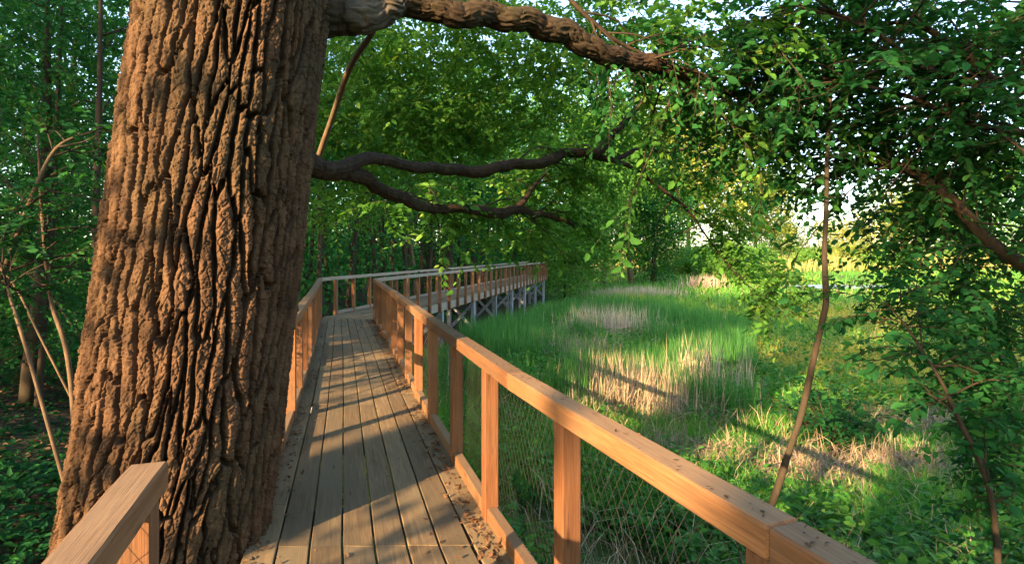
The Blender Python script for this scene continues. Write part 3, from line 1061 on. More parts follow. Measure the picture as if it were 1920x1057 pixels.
# ------------------------------------------------------------------ the tree at the right edge of the picture
rt = thing('leafy_tree', 'broad leaved tree whose dark leafy boughs hang in from the upper right corner', 'tree', (5.6, 4.6, gz(5.6, 4.6)))
a = Acc()
g0 = np.array([5.6, 4.6, gz(5.6, 4.6) - 0.1])
tp = np.array([np.append(g0, .24), np.append([5.5, 4.6, 1.0], .19), np.append([5.6, 4.9, 3.6], .16), np.append([5.2, 5.2, 6.5], .10), np.append([5.0, 5.4, 9.0], .04)])
sp = spline(tp, 30); tube(a, sp[:, :3], sp[:, 3], 14, .12, 5)
a.build('trunk', M['limb_bark'], rt, True)
r_l = []
r_l.append(limb([(2120, 560, 4.7, .07), (2010, 525, 4.7, .06), (1920, 497, 4.7, .054), (1850, 446, 4.7, .050), (1790, 380, 4.8, .046), (1740, 338, 4.9, .040), (1690, 312, 5.0, .032), (1620, 303, 5.2, .020), (1540, 310, 5.5, .008)], 'branch', rt, 'limb_bark', n=50, ns=12, seed=21))
r_l.append(limb([(2160, 330, 4.8, .06), (2000, 230, 4.6, .05), (1900, 190, 4.5, .042), (1840, 130, 4.5, .034), (1780, 80, 4.6, .03), (1700, 42, 4.7, .02), (1600, 60, 4.9, .012)], 'branch', rt, n=40, ns=10, seed=22))
r_l.append(limb([(1920, 210, 4.4, .03), (1860, 165, 4.4, .026), (1740, 130, 4.4, .022), (1640, 60, 4.4, .018), (1520, 12, 4.5, .014), (1430, 20, 4.6, .008)], 'branch', rt, n=36, ns=8, seed=23))
r_l.append(limb([(2000, 260, 4.5, .03), (1860, 240, 4.4, .026), (1800, 225, 4.4, .022), (1700, 180, 4.5, .017), (1560, 150, 4.7, .012), (1420, 130, 5.0, .008)], 'branch', rt, n=36, ns=8, seed=24))
r_l.append(limb([(1060, -10, 4.6, .02), (1110, 40, 4.6, .018), (1180, 90, 4.7, .015), (1320, 140, 4.8, .010), (1420, 160, 5.0, .006)], 'branch', rt, n=26, ns=6, seed=25))
r_l.append(limb([(2060, 150, 4.9, .05), (1960, 40, 4.9, .04), (1880, -60, 5.0, .03), (1760, -120, 5.1, .02)], 'branch', rt, n=26, ns=8, seed=26))
lf, tw = Acc(), Acc()
for s, ns_, i0 in ((r_l[0], 42, 14), (r_l[1], 44, 8), (r_l[2], 40, 4), (r_l[3], 40, 4), (r_l[4], 22, 4), (r_l[5], 20, 6)):
    branch_sprays(lf, tw, s, i0, len(s), int(ns_ * .8), 0.85, 5, 0.5, 14, 0.082, (0, .1, 0), 0.3, 0.42)
for (px, py, Y, rx, ry, rm, n) in ((1480, 90, 5.2, 190, 110, 1.0, 210), (1640, 120, 5.2, 190, 130, 1.2, 190), (1820, 120, 5.2, 130, 160, 1.2, 190), (1600, 250, 5.4, 170, 60, 1.0, 95), (1420, 230, 5.6, 120, 70, 1.0, 110),
                                   (1780, 270, 5.3, 150, 90, 1.0, 170), (1860, 340, 5.3, 90, 100, 1.0, 120), (1700, 400, 5.6, 70, 60, .6, 60), (1800, 470, 5.4, 130, 90, .9, 150), (1770, 560, 5.0, 120, 60, .6, 90), (1870, 620, 5.0, 80, 90, .6, 90),
                                   (1330, 250, 6.0, 100, 60, .8, 60), (1640, 380, 6.5, 60, 40, .5, 24)):
    blob_sprays(lf, tw, px, py, Y, rx, ry, rm, int(n * .95), 0.5, 14, 0.074, 0.45)
tw.build('twigs', M['twig_bark'], rt, True)
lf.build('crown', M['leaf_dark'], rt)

# slim drooping stem with leaves, lower right
ds = thing('drooping_sapling', 'dark slim sapling bent down at the lower right, hung with pointed leaves', 'sapling', tuple(np.append(P(1872, 1150, 4.1)[:2], gz(*P(1872, 1150, 4.1)[:2]))))
s = limb([(1874, 1260, 4.1, .03), (1870, 1030, 4.1, .026), (1850, 900, 4.1, .024), (1800, 790, 4.1, .021), (1765, 715, 4.15, .018), (1725, 650, 4.2, .014), (1690, 600, 4.25, .010), (1655, 560, 4.3, .005)], 'stem', ds, 'twig_bark', n=44, ns=8, seed=31)
lf, tw = Acc(), Acc()
branch_sprays(lf, tw, s, 6, 44, 26, 0.42, 3, 0.33, 10, 0.085, (0.1, 0, 0), 0.3, 0.35)
for (px, py, Y, rx, ry, rm, n) in ((1860, 780, 4.5, 70, 100, .4, 70), (1890, 930, 4.4, 50, 110, .4, 60), (1820, 690, 4.4, 80, 60, .3, 40), (1690, 640, 4.3, 40, 30, .2, 8)):
    blob_sprays(lf, tw, px, py, Y, rx, ry, rm, n, 0.4, 11, 0.08, 0.33)
tw.build('twigs', M['twig_bark'], ds, True)
lf.build('foliage', M['leaf_dark'], ds)

# thin leaning bare stem in front of the marsh
q0 = P(1440, 960, 4.55)
gzb = gz(q0[0] - .15, 4.55)
ls = thing('leaning_sapling', 'thin bare stemmed sapling leaning up from behind the railing across the marsh', 'sapling', (float(q0[0] - .22), 4.55, gzb))
pb = np.array([q0[0] - .42, 4.55, gzb - .05])
base_px = 960 + pb[0] / 4.55 * F
s = limb([(base_px, HOR + (EYE - pb[2]) / 4.55 * F, 4.55, .040), (1450, 938, 4.55, .036), (1478, 850, 4.55, .033), (1500, 785, 4.55, .031), (1522, 690, 4.55, .030), (1540, 610, 4.55, .029), (1549, 560, 4.55, .031), (1546, 480, 4.6, .026),
          (1549, 390, 4.65, .024), (1551, 300, 4.7, .022), (1556, 200, 4.8, .018), (1570, 60, 4.9, .012), (1580, -80, 5.0, .006)], 'stem', ls, 'twig_bark', n=70, ns=10, rough=.16, seed=41)
lf, tw = Acc(), Acc()
for i in (44, 47, 50, 52, 54, 55, 57, 59, 61, 63, 65):
    for _ in range(2):
        spray(lf, tw, s[i, :3], norm(rdirs(1)[0] * np.array([1, .7, .3])), rng.uniform(.25, .5), 6, 0.085, .3, .35)
tw.build('twigs', M['twig_bark'], ls, True)
lf.build('foliage', M['leaf_dark'], ls)

# ------------------------------------------------------------------ woodland left of the trunk
sap = [((-45, 820, 4.6), (-60, 650), (10, 500), (90, 300), (150, 250), 'dark crooked sapling crossing the upper left behind the big trunk', .030),
       ((165, 960, 4.2), (60, 690), (20, 560), (0, 500), (-60, 420), 'reddish slender sapling leaning left at the foot of the big trunk', .018),
       ((150, 900, 4.8), (130, 690), (95, 560), (80, 420), (70, 250), 'brown upright sapling close behind the left side of the big trunk', .026),
       ((230, 1000, 5.4), (80, 640), (30, 540), (-10, 500), (-60, 470), 'thin arching sapling bent over the dark woodland floor', .014),
       ((70, 900, 7.5), (80, 640), (100, 400), (110, 150), (120, -100), 'straight dark sapling standing deeper in the left woodland', .05),
       ((190, 860, 6.2), (185, 640), (180, 420), (186, 200), (190, -60), 'dark young tree almost hidden by the left side of the big trunk', .06)]
for i, (b, m1, m2, m3, m4, lab, r) in enumerate(sap):
    Y = b[2]
    pb = P(b[0], b[1], Y); pb[2] = gz(pb[0], pb[1])
    t = thing('woodland_sapling', lab, 'sapling', tuple(pb), 'saplings left of the big trunk')
    bpx = (b[0], HOR + (EYE - pb[2]) / Y * F + 8)
    s = limb([(bpx[0], bpx[1], Y, r * 1.15), (m1[0], m1[1], Y, r), (m2[0], m2[1], Y + .1, r * .85), (m3[0], m3[1], Y + .2, r * .65), (m4[0], m4[1], Y + .3, r * .35)], 'stem', t, 'pale_bark' if r < .04 else 'twig_bark', n=34, ns=8, seed=50 + i)
    lf, tw = Acc(), Acc()
    branch_sprays(lf, tw, s, 14, 34, 16 if r > .015 else 7, 0.7, 5, 0.4, 13, 0.062, (0, .2, 0), 0.3, 0.4)
    tw.build('twigs', M['twig_bark'], t, True)
    lf.build('foliage', M['leaf_dark'], t)

# a dead looking thin twig arching in from the left edge
gl = [('bushy_tree', 'leafy tree filling the upper left corner behind the big trunk', (90, 120, 7.0), (150, 190, 1.8), 420, .075, 'leaf_dark'),
      ('bushy_tree', 'leafy tree with pale sky gaps at the left edge, below the corner foliage', (60, 400, 9.0), (140, 130, 1.8), 240, .08, 'leaf_dark'),
      ('bushy_tree', 'low leafy tree above the dark woodland floor at the left edge', (70, 590, 8.0), (140, 70, 1.4), 180, .075, 'leaf_dark')]
for nm, lab, (px, py, Y), (rx, ry, rm), n, sz, mt in gl:
    c = P(px, py, Y)
    bx, by = c[0] - .8, c[1] + .6
    t = thing(nm, lab, 'tree', (float(bx), float(by), gz(bx, by)), 'leafy trees left of the big trunk')
    a = Acc()
    q = spline(np.array([np.append([bx, by, gz(bx, by) - .1], .11), np.append((np.array([bx, by, 0]) + c) / 2 + np.array([.1, 0, 0]), .08), np.append(c + np.array([0, 0, ry * Y / F * .8]), .02)]), 20)
    tube(a, q[:, :3], q[:, 3], 9, .12, 9)
    lf, tw = Acc(), Acc()
    branch_sprays(lf, tw, q, 8, 20, 14, 1.0, 4, .5, 12, sz, (0, 0, 0), .3, .45)
    blob_sprays(lf, tw, px, py, Y, rx, ry, rm, n, .55, 13, sz, .45)
    a.build('trunk', M['twig_bark'], t, True)
    tw.build('twigs', M['twig_bark'], t, True)
    lf.build('crown', M[mt], t)

# ------------------------------------------------------------------ woodland behind the boardwalk
def wood_tree(lab, px, base_y, Y, h, tr, cw, ch_lo, ncl, per, size, mat, bark='twig_bark', cl=1.0, var0=.5, group='trees behind the boardwalk', name='woodland_tree', lean=0.0):
    x = (px - 960) / F * Y
    b = np.array([x, Y, gz(x, Y)])
    cc = b + np.array([lean * .6, 0, ch_lo + (h - ch_lo) * .5])
    return grow_tree(name, lab, 'tree', b, h * .92, tr, cc, (cw, cw * .8, (h - ch_lo) * .52), ncl, int(per * 1.7), size * .74, mat, bark, group, 9, cl, (lean, 0), 9, var0)


W = wood_tree
W('slim dark woodland tree just beyond the bend of the railing', 600, 0, 18, 9, .10, 2.6, 4.6, 90, 34, .20, 'leaf_dark', cl=.8)
W('orange lit woodland trunk left of the railing corner', 560, 0, 20, 11, .14, 3.0, 4.6, 90, 34, .20, 'leaf', 'pale_bark', cl=.8)
W('woodland tree with a forked trunk above the back railing', 650, 0, 21, 12, .13, 3.2, 4.6, 110, 34, .20, 'leaf_mid', cl=.9, lean=.6)
W('dark woodland tree behind the back railing, third from the corner', 700, 0, 24, 13, .15, 3.4, 4.6, 120, 34, .22, 'leaf_dark', cl=.9)
W('straight woodland tree in front of the shaded wood', 740, 0, 27, 13, .16, 3.6, 4.6, 120, 34, .24, 'leaf', cl=1.0)
W('woodland tree with a grey trunk behind the marsh side railing', 780, 0, 25, 12, .12, 3.2, 4.6, 110, 34, .22, 'leaf_mid', 'pale_bark', cl=.9, lean=-.5)
W('broad woodland tree drooping over the far boardwalk', 850, 0, 31, 14, .20, 4.4, 4.0, 260, 36, .26, 'leaf_dark', cl=1.1)
W('mid green woodland tree behind the middle of the far boardwalk', 905, 0, 36, 16, .22, 4.8, 3.6, 280, 36, .28, 'leaf_mid', cl=1.2)
W('dark woodland tree behind the far end of the boardwalk', 960, 0, 46, 18, .25, 5.0, 2.6, 300, 40, .34, 'leaf_dark', cl=1.3)
W('low bushy tree swallowing the far end of the boardwalk', 1060, 0, 45, 7.5, .14, 3.4, 0.2, 240, 40, .30, 'leaf_mid', cl=1.0)
W('tall green tree at the edge of the marsh right of the boardwalk end', 1070, 0, 56, 22, .3, 6.5, 1.0, 420, 44, .42, 'leaf_mid', cl=1.5)
W('pale trunked tree at the back of the marsh', 1130, 0, 62, 21, .3, 5.5, 4.0, 360, 44, .42, 'leaf_mid', 'pale_bark', cl=1.5, var0=.7)
W('leaning bare trunked tree beside the pale trunk at the back of the marsh', 1185, 0, 64, 22, .32, 5.5, 3.5, 360, 44, .42, 'leaf_dark', 'pale_bark', cl=1.5, lean=-1.2)
W('dark rounded tree where the far wood meets the meadow', 1225, 0, 66, 15, .3, 4.2, .3, 300, 44, .42, 'leaf_dark', cl=1.4)
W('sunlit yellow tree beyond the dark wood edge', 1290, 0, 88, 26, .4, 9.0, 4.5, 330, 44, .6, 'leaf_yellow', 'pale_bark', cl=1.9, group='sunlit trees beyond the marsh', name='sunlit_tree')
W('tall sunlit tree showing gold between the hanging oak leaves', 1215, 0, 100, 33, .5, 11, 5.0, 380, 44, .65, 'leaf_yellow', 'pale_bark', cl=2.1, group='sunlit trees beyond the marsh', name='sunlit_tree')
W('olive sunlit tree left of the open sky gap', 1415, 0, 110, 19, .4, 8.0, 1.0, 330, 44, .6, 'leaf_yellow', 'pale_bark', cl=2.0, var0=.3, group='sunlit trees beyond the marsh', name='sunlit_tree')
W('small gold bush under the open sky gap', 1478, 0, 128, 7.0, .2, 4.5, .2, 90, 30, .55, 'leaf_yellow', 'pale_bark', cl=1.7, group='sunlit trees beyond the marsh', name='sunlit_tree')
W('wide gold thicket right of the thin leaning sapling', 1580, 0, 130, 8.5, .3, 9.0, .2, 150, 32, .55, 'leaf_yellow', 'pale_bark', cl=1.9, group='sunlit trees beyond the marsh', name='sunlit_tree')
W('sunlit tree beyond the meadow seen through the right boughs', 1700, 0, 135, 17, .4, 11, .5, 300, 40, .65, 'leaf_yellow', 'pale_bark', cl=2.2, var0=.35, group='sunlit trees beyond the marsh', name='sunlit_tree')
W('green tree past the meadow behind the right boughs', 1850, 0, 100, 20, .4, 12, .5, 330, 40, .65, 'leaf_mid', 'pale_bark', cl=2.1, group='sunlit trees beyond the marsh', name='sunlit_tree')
W('dark green bush on the far marsh bank below the meadow', 1380, 0, 70, 4.2, .2, 4.6, .1, 200, 32, .36, 'leaf_mid', cl=1.2, name='bank_bush', group='bushes on the far bank')
W('long low bush on the far bank left of the pond', 1300, 0, 78, 3.6, .2, 5.4, .1, 200, 32, .38, 'leaf_mid', cl=1.2, name='bank_bush', group='bushes on the far bank')

W('small round bush in the sunlit meadow left of the thin leaning sapling', 1515, 0, 92, 2.6, .12, 2.6, .1, 60, 26, .36, 'leaf_mid', cl=.9, name='meadow_bush', group='bushes in the meadow')
W('wide olive bush in the sunlit meadow right of the thin leaning sapling', 1610, 0, 104, 3.2, .12, 4.6, .1, 90, 26, .4, 'leaf_yellow', cl=1.0, var0=.2, name='meadow_bush', group='bushes in the meadow')
W('green bush at the meadow edge above the pond', 1660, 0, 84, 2.4, .12, 4.0, .1, 80, 26, .36, 'leaf_mid', cl=.9, name='meadow_bush', group='bushes in the meadow')

# the deep wood behind all of them: reads as one mass
lf, tr_ = Acc(), Acc()
for _ in range(950):
    Y = rng.uniform(16, 80)
    lx = near_line_x(np.array([Y]))[0]
    x = lx - rng.uniform(1.5, 30) * (0.25 + Y / 60)
    hmax = 9
    z = gz(x, Y) + hmax * rng.uniform(0.02, 1) ** 1.5
    cluster(lf, (x, Y, z), 1.5, 80, 0.10 + Y * 0.0055, .42 + rng.normal() * .14)
for _ in range(90):
    Y = rng.uniform(17, 50); lx = near_line_x(np.array([Y]))[0]
    x = lx - rng.uniform(2, 16)
    z0 = gz(x, Y) - .1
    e = rng.normal(size=2) * .6
    q = spline(np.array([[x, Y, z0], [x + e[0] * .4, Y, z0 + 5], [x + e[0], Y + e[1], z0 + 11]]), 8)
    tube(tr_, q, np.linspace(rng.uniform(.06, .16), .04, 8), 6, .1, 3, .2)
fw = tag(empty('deep_wood', (-10, 30, 0)), kind='stuff')
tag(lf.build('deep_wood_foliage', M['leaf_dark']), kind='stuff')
tag(tr_.build('deep_wood_stems', M['twig_bark'], None, True), kind='stuff')
bpy.data.objects.remove(fw)
# left wood, behind the saplings
lf = Acc()
for _ in range(1900):
    Y = rng.uniform(8, 24)
    x = rng.uniform(-1.05, -.42) * Y
    if x > near_line_x(np.array([Y]))[0] - 1.6: continue
    z = gz(x, Y) + rng.uniform(0.2, 12)
    cluster(lf, (x, Y, z), 0.9, 46, 0.13, .45 + rng.normal() * .16)
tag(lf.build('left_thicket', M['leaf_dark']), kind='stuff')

# ------------------------------------------------------------------ trees behind the photographer that shade the marsh
pu, su = np.array([math.cos(math.radians(37)), -math.sin(math.radians(37))]), np.array([math.sin(math.radians(37)), math.cos(math.radians(37))])


def shade_tree(u, v, h, lo, r, n, lab, per=30, size=.55):
    h, lo = h * 1.22, lo * 1.25
    q = pu * u - su * v
    b = np.array([q[0], q[1], gz(q[0], q[1])])
    return grow_tree('shade_tree', lab, 'tree', b, h * .9, .28, b + np.array([0, 0, lo + (h - lo) / 2]), (r, r, (h - lo) * .5), n, per, size, 'leaf_mid', 'twig_bark', 'trees behind the photographer', 6, 1.4, (0, 0), 7)


SH = [(-26, 15, 15, 1.0, 4.2, 110), (-19, 14, 15, .8, 4.0, 110), (-12.5, 15, 15, .8, 3.6, 110), (-8.6, 19, 15, .8, 2.4, 60),
      (-4, 20, 18, 9.0, 4.5, 90), (2.9, 19, 17, 3.0, 4.0, 250), (8, 17, 16, 1.0, 4.4, 170), (15, 17, 15, 1.0, 4.2, 110), (22, 17, 15, 1.0, 4.2, 110), (30, 18, 15, 1.0, 4.5, 110), (-34, 16, 16, 1.0, 4.5, 110)]
for i, (u, v, h, lo, r, n) in enumerate(SH):
    shade_tree(u, v, h, lo, r, n, 'tree standing behind the photographer and shading the marsh')
# unseen bushes added to throw dappled shade on the deck and trunk
for i, (u, v, h, r) in enumerate(((-7.2, 8.5, 2.5, 1.1), (-5.4, 8.5, 2.0, .8), (-3.62, 9.0, 6.5, .24), (-2.6, 7.5, 2.7, .65), (-.4, 7.5, 2.0, .9), (1.0, 7.0, 2.4, 1.0))):
    h *= 1.25
    q = pu * u - su * v
    b = np.array([q[0], q[1], gz(q[0], q[1])])
    grow_tree('added_shade_bush', 'unseen bush added behind the camera to shade the deck and trunk', 'bush', b, h, .05, b + np.array([0, 0, h * .5]), (r, r, h * .5), 75 if -3 < u < -2 else 14 if u == -3.62 else 30, 24, .22, 'leaf_mid', 'twig_bark', 'shade bushes added behind the camera', 5, .5)


# ------------------------------------------------------------------ marsh vegetation
def blades(acc, x, y, z, h, w, lean, var, seg=2):
    n = len(x)
    az = rng.uniform(0, 2 * math.pi, n)
    dx, dy = np.cos(az) * lean * h, np.sin(az) * lean * h
    fa = rng.uniform(0, math.pi, n)
    wx, wy = np.cos(fa) * w / 2, np.sin(fa) * w / 2
    b = np.stack([x, y, z - .03], -1); sd = np.stack([wx, wy, 0 * x], -1)
    m = np.stack([x + dx * .35, y + dy * .35, z + h * .58], -1); t = np.stack([x + dx, y + dy, z + h * (1 - .25 * lean ** 2)], -1)
    V = np.stack([b - sd, b + sd, m + sd * .8, m - sd * .8, t], 1)
    k_ = np.arange(n) * 5
    Q = np.stack([k_, k_ + 1, k_ + 2, k_ + 3], -1); T = np.stack([k_ + 3, k_ + 2, k_ + 4], -1)
    acc.add(V.reshape(-1, 3), Q, T, np.repeat(np.clip(var, 0, 1), 5))


def wedge(n, y0, y1, px0, px1):
    """Random ground points, denser near by, that lie right of the walkway inside the field of view."""
    Y = y0 * (y1 / y0) ** rng.uniform(0, 1, n)
    X = (rng.uniform(px0, px1, n) - 960) / F * Y
    ok = X > near_line_x(Y) + np.interp(Y, [0, 13, 15, 42], [1.75, 1.75, 1.3, 1.3])
    return X[ok], Y[ok]


def in_pond(X, Y): return ((X - pc[0]) / 10.5) ** 2 + ((Y - pc[1]) / 5.2) ** 2 < 1


REEDS = [
    ('large clump of dry tan reeds with sunlit tips in mid marsh', 1190, 800, 1.35, .9, 900, 1.0, 1300, .5),
    ('spiky group of sunlit dry reeds right of the large tan clump', 1315, 760, .7, .6, 240, 1.25, 220, .65),
    ('small tuft of upright dry stalks beside the yellow sedge', 1398, 755, .16, .15, 34, 1.2, 14, .7),
    ('pale grey feathery reed clump at the back of the cattails', 1140, 628, 1.9, 1.4, 700, 1.15, 700, .8),
    ('greyish broken reeds left of centre in front of the feathery clump', 1075, 685, 1.7, .9, 380, .8, 600, .4),
    ('long pale dry reed bed along the foot of the far trees', 1185, 554, 3.8, 2.2, 500, .75, 600, .75),
    ('short pale reed patch right of the far reed bed', 1320, 540, 2.0, 1.5, 300, 1.2, 260, .7),
    ('flattened tan reeds behind the dark bush', 1700, 800, 1.5, .9, 60, .5, 900, .5),
    ('tangle of flattened straw in front of the dark bush', 1490, 905, 1.3, .7, 40, .5, 1100, .5),
    ('matted straw between the dark bush and the drooping sapling', 1690, 885, 1.1, .6, 40, .45, 900, .45),
    ('thin scatter of straw stems behind the nearest railing', 1290, 890, 1.0, .5, 40, .5, 420, .45),
]
ROOM = REEDS + [('', 1560, 838, 1.3, .8), ('', 1555, 870, 1.1, .6)]


def reed_room(X, Y):
    keep = np.ones(len(X), bool)
    for (lab, px, py, rx, ry, *_r) in ROOM:
        Yc = (EYE + 1.95) * F / (py - HOR); xc = (px - 960) / F * Yc
        q = ((X - xc) / (rx * .75)) ** 2 + ((Y - Yc + .3) / (ry * .9)) ** 2
        keep &= ~((q < 1) & (rng.uniform(0, 1, len(X)) < .85))
    return keep


gr = Acc()
X, Y = wedge(150000, 6.5, 78, 560, 2100)
ok = ~in_pond(X, Y) & reed_room(X, Y)
X, Y = X[ok], Y[ok]
Z = ground_z(X, Y)
patch = fbm(X * .22 + 9, Y * .22, 40, 4)
# yellow green sedge strip, with golden sunlight also put into its colour
strip = np.exp(-((Y - (17.5 + 0.12 * (X - 11))) / 4.0) ** 2) * smooth(5.5, 9.5, X) + .8 * np.exp(-((Y - 30) / 9) ** 2) * smooth(8, 16, X)
var = .38 + .9 * (patch - .42) + .62 * strip + rng.normal(size=len(X)) * .19
hgt = (.16 + .65 * patch) * rng.uniform(.45, 1.4, len(X)) * np.interp(Y, [6, 14, 40], [.8, 1.0, 1.15])
hgt *= np.where(Y > 14, np.interp(X - near_line_x(Y), [1, 4.5], [.5, 1]), 1)
wid = .010 * np.interp(Y, [6, 12, 30, 78], [.9, 1.3, 3.0, 7.0]) * rng.uniform(.7, 1.3, len(X))
blades(gr, X, Y, Z, hgt, wid, rng.uniform(.1, .95, len(X)), var)
tag(gr.build('marsh_grass', M['grass']), kind='stuff')

# rough pale grass on the rising meadow beyond the pond
md = Acc()
n = 9000
Y = rng.uniform(78, 150, n); X = rng.uniform(.05, 1.0, n) * Y
blades(md, X, Y, ground_z(X, Y), rng.uniform(.5, 1.5, n), rng.uniform(.15, .4, n), rng.uniform(.1, .6, n), .6 + .9 * (fbm(X * .06, Y * .12, 44, 3) - .45) + rng.normal(size=n) * .15)
tag(md.build('meadow_grass', M['meadow']), kind='stuff')

# standing cattail leaves
ct = Acc()
X, Y = wedge(26000, 11, 36, 860, 1420)
dens = fbm(X * .35 + 2, Y * .3 + 7, 60, 3)
ok = (dens > .47) & reed_room(X, Y)
X, Y = X[ok], Y[ok]
Z = ground_z(X, Y)
blades(ct, X, Y, Z, rng.uniform(.8, 1.35, len(X)), rng.uniform(.012, .022, len(X)) * np.interp(Y, [11, 36], [1, 2.2]), rng.uniform(.02, .22, len(X)), .45 + rng.normal(size=len(X)) * .2)
tag(ct.build('cattail_stand', M['cattail']), kind='stuff')


def reed_clump(lab, px, py_base, rx_m, ry_m, n, h, nbent, pale=.5, Yd=None):
    Y = Yd or (EYE + 1.95) * F / (py_base - HOR)
    x = (px - 960) / F * Y
    t = thing('dry_reed_clump', lab, 'reeds', (float(x), float(Y), gz(x, Y)), 'clumps of dry reeds in the marsh')
    a = Acc()
    xx = x + rng.normal(size=n) * rx_m * .5; yy = Y + rng.normal(size=n) * ry_m * .5
    blades(a, xx, yy, ground_z(xx, yy), 1.35 * h * rng.uniform(.45, 1.1, n), rng.uniform(.010, .020, n) * max(1, Y / 15), rng.uniform(.02, .25, n), pale + rng.normal(size=n) * .22)
    a.build('standing_reeds', M['straw'], t)
    a = Acc()
    xx = x + rng.normal(size=nbent) * rx_m * .6; yy = Y + rng.normal(size=nbent) * ry_m * .6
    blades(a, xx, yy, ground_z(xx, yy) + .05, 1.3 * h * rng.uniform(.35, .8, nbent), rng.uniform(.008, .018, nbent) * max(1, Y / 15), rng.uniform(.6, 1.5, nbent), pale - .1 + rng.normal(size=nbent) * .22)
    a.build('bent_reeds', M['straw'], t)
    return t


for args in REEDS: reed_clump(*args)

# leafy undergrowth close behind the railing
ug = Acc()
X, Y = wedge(5200, 2.6, 12, 620, 2100)
dn = fbm(X * .8, Y * .8, 71, 3)
ok = (dn > .40) & reed_room(X, Y)
X, Y, dn = X[ok], Y[ok], dn[ok]
for x, y, d in zip(X, Y, dn):
    z = gz(x, y); h = rng.uniform(.15, .55) * (1.1 if d > .55 else .8)
    n = rng.integers(7, 16)
    kk = rng.uniform(.25, 1, n)
    az = rng.uniform(0, 6.283, n)
    pos = np.stack([x + .05 * np.cos(az), y + .05 * np.sin(az), z + h * kk], -1)
    ax = np.stack([np.cos(az), np.sin(az), rng.uniform(-.2, .6, n)], -1)
    leaves(ug, pos, ax, np.array([0, 0, 1.0]) + rng.normal(size=(n, 3)) * .4, rng.uniform(.06, .13, n) * (.8 + .5 * d), .2 + d * .6 + rng.normal(size=n) * .15)
tag(ug.build('undergrowth', M['herb']), kind='stuff')
# broad leaved marsh plants and dead stems scattered through the grass
bl = Acc()
X, Y = wedge(3000, 9, 40, 860, 2000)
ok = fbm(X * .3 + 5, Y * .3, 72, 3) > .5
ok &= reed_room(X, Y)
X, Y = X[ok], Y[ok]
for x, y in zip(X, Y):
    z = gz(x, y); n = 9
    az = rng.uniform(0, 6.283, n)
    pos = np.stack([x + .1 * np.cos(az), y + .1 * np.sin(az), z + rng.uniform(.25, .6, n)], -1)
    leaves(bl, pos, np.stack([np.cos(az), np.sin(az), rng.uniform(-.1, .8, n)], -1), np.array([0, 0, 1.0]) + rng.normal(size=(n, 3)) * .4, rng.uniform(.10, .2, n), .6 + rng.normal(size=n) * .2)
tag(bl.build('broad_marsh_plants', M['herb']), kind='stuff')
# fallen stalks in it
st = Acc()
X, Y = wedge(3800, 9, 60, 700, 2000)
blades(st, X, Y, ground_z(X, Y), rng.uniform(.3, .95, len(X)), rng.uniform(.008, .014, len(X)) * np.interp(Y, [9, 60], [1, 4]), rng.uniform(.05, 1.0, len(X)), .5 + rng.normal(size=len(X)) * .2)
X, Y = wedge(1500, 3.2, 11, 900, 1900)
Z = ground_z(X, Y)
blades(st, X, Y, Z + .05, rng.uniform(.2, .7, len(X)), rng.uniform(.006, .014, len(X)), rng.uniform(.5, 1.6, len(X)), .4 + rng.normal(size=len(X)) * .2)
tag(st.build('fallen_stalks', M['straw']), kind='stuff')

# the dark bush in the marsh
bx = (1562 - 960) / F * 10.0
b = np.array([bx, 10.0, gz(bx, 10.0)])
t = thing('marsh_bush', 'rounded dark green leafy bush standing alone in the marsh', 'bush', tuple(b))
a, lf = Acc(), Acc()
for i in range(44):
    d = norm(rdirs(1)[0] * np.array([1, 1, .3]) + np.array([0, 0, .9]))
    L = rng.uniform(.9, 1.4)
    q = spline(np.array([b, b + d * L * .5 + np.array([0, 0, .1]), b + d * L]), 6)
    tube(a, q, np.linspace(.010, .004, 6), 4)
    for j in range(5):
        spray(lf, a, q[rng.integers(1, 6)], norm(d + rdirs(1)[0] * .8), .3, 11, .10, .3, .06)
a.build('stems', M['twig_bark'], t, True)
lf.build('foliage', M['leaf_dark'], t)

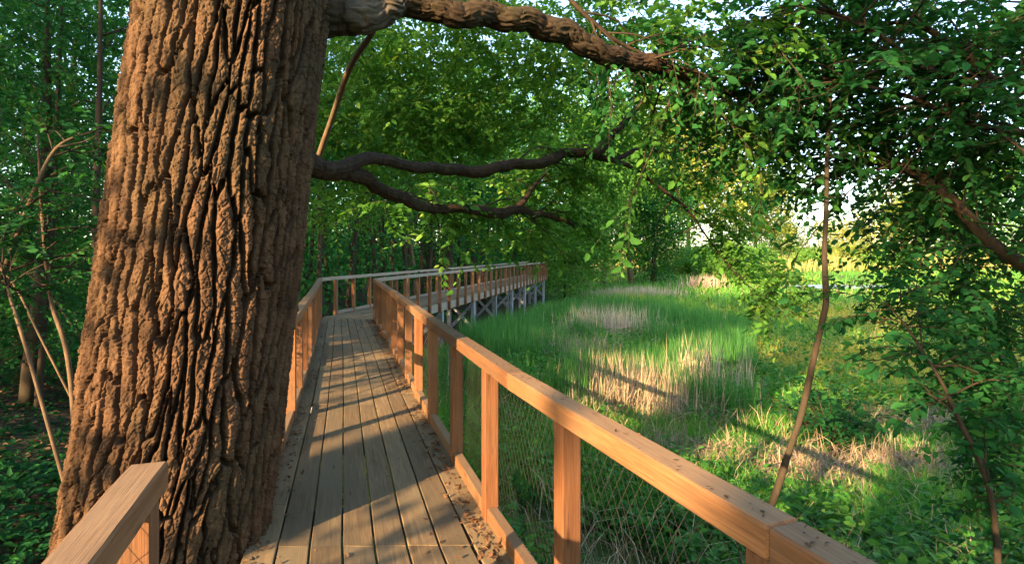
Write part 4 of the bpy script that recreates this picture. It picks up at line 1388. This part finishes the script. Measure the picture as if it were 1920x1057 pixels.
# woodland floor at the left: ivy-like ground cover and litter
iv = Acc()
n = 34000
Y = rng.uniform(2.2, 13, n); X = rng.uniform(-1.15, -.25, n) * Y
ok = X < near_line_x(Y) - .18
X, Y = X[ok], Y[ok]; n = len(X)
pos = np.stack([X, Y, ground_z(X, Y) + rng.uniform(.02, .40, n) * smooth(.35, .6, fbm(X, Y, 81, 3))], -1)
leaves(iv, pos, rdirs(n) * np.array([1, 1, .3]), np.array([0, 0, 1.0]) + rng.normal(size=(n, 3)) * .4, rng.uniform(.035, .10, n), .08 + rng.normal(size=n) * .2)
tag(iv.build('ground_cover', M['leaf_dark']), kind='stuff')
dl_ = Acc()
n = 4500
Y = rng.uniform(1.6, 12, n); X = rng.uniform(-1.2, -.3, n) * Y
ok = X < near_line_x(Y) - .1
X, Y = X[ok], Y[ok]; n = len(X)
leaves(dl_, np.stack([X, Y, ground_z(X, Y) + rng.uniform(.005, .04, n)], -1), rdirs(n) * np.array([1, 1, .2]), np.array([0, 0, 1.0]) + rng.normal(size=(n, 3)) * .35, rng.uniform(.04, .09, n), .4 + rng.normal(size=n) * .25)
tag(dl_.build('leaf_litter', M['deadleaf']), kind='stuff')

# leaf litter blown against the kerbs of the deck
dk = Acc()
def litter(n, line, side, spread, ylo, yhi, zt=0.004):
    s0, s1 = ylo, yhi
    Y = rng.uniform(s0, s1, n)
    lx = np.interp(Y, [p[1] for p in line], [p[0] for p in line])
    d = np.abs(rng.normal(size=n)) * spread
    X = lx - side * (d + .01)
    clump = vnoise(Y * 1.7, Y * 0, 91 + side)
    ok = rng.uniform(0, 1, n) < clump * 1.3 - .2
    X, Y, d = X[ok], Y[ok], d[ok]
    n = len(X)
    leaves(dk, np.stack([X, Y, zt + rng.uniform(.002, .022, n) * np.exp(-d * 8)], -1), rdirs(n) * np.array([1, 1, .25]), np.array([0, 0, 1.0]) + rng.normal(size=(n, 3)) * .4, rng.uniform(.015, .05, n), .35 + rng.normal(size=n) * .28)


litter(1700, NEAR_R, 1, .09, 1.5, 14)
litter(900, Lall, -1, .08, 1.5, 14)
litter(260, NEAR_R, 1, .55, 1.5, 14)
n = 90
Y = rng.uniform(0.95, 5, n); X = np.interp(Y, [p[1] for p in NEAR_R], [p[0] for p in NEAR_R]) + rng.uniform(0, .09, n)
leaves(dk, np.stack([X, Y, np.full(n, RAIL_H + .004)], -1), rdirs(n) * np.array([1, 1, .15]), np.array([0, 0, 1.0]) + rng.normal(size=(n, 3)) * .3, rng.uniform(.006, .022, n), .1 + rng.normal(size=n) * .15)
tag(dk.build('deck_litter', M['deadleaf']), kind='stuff')
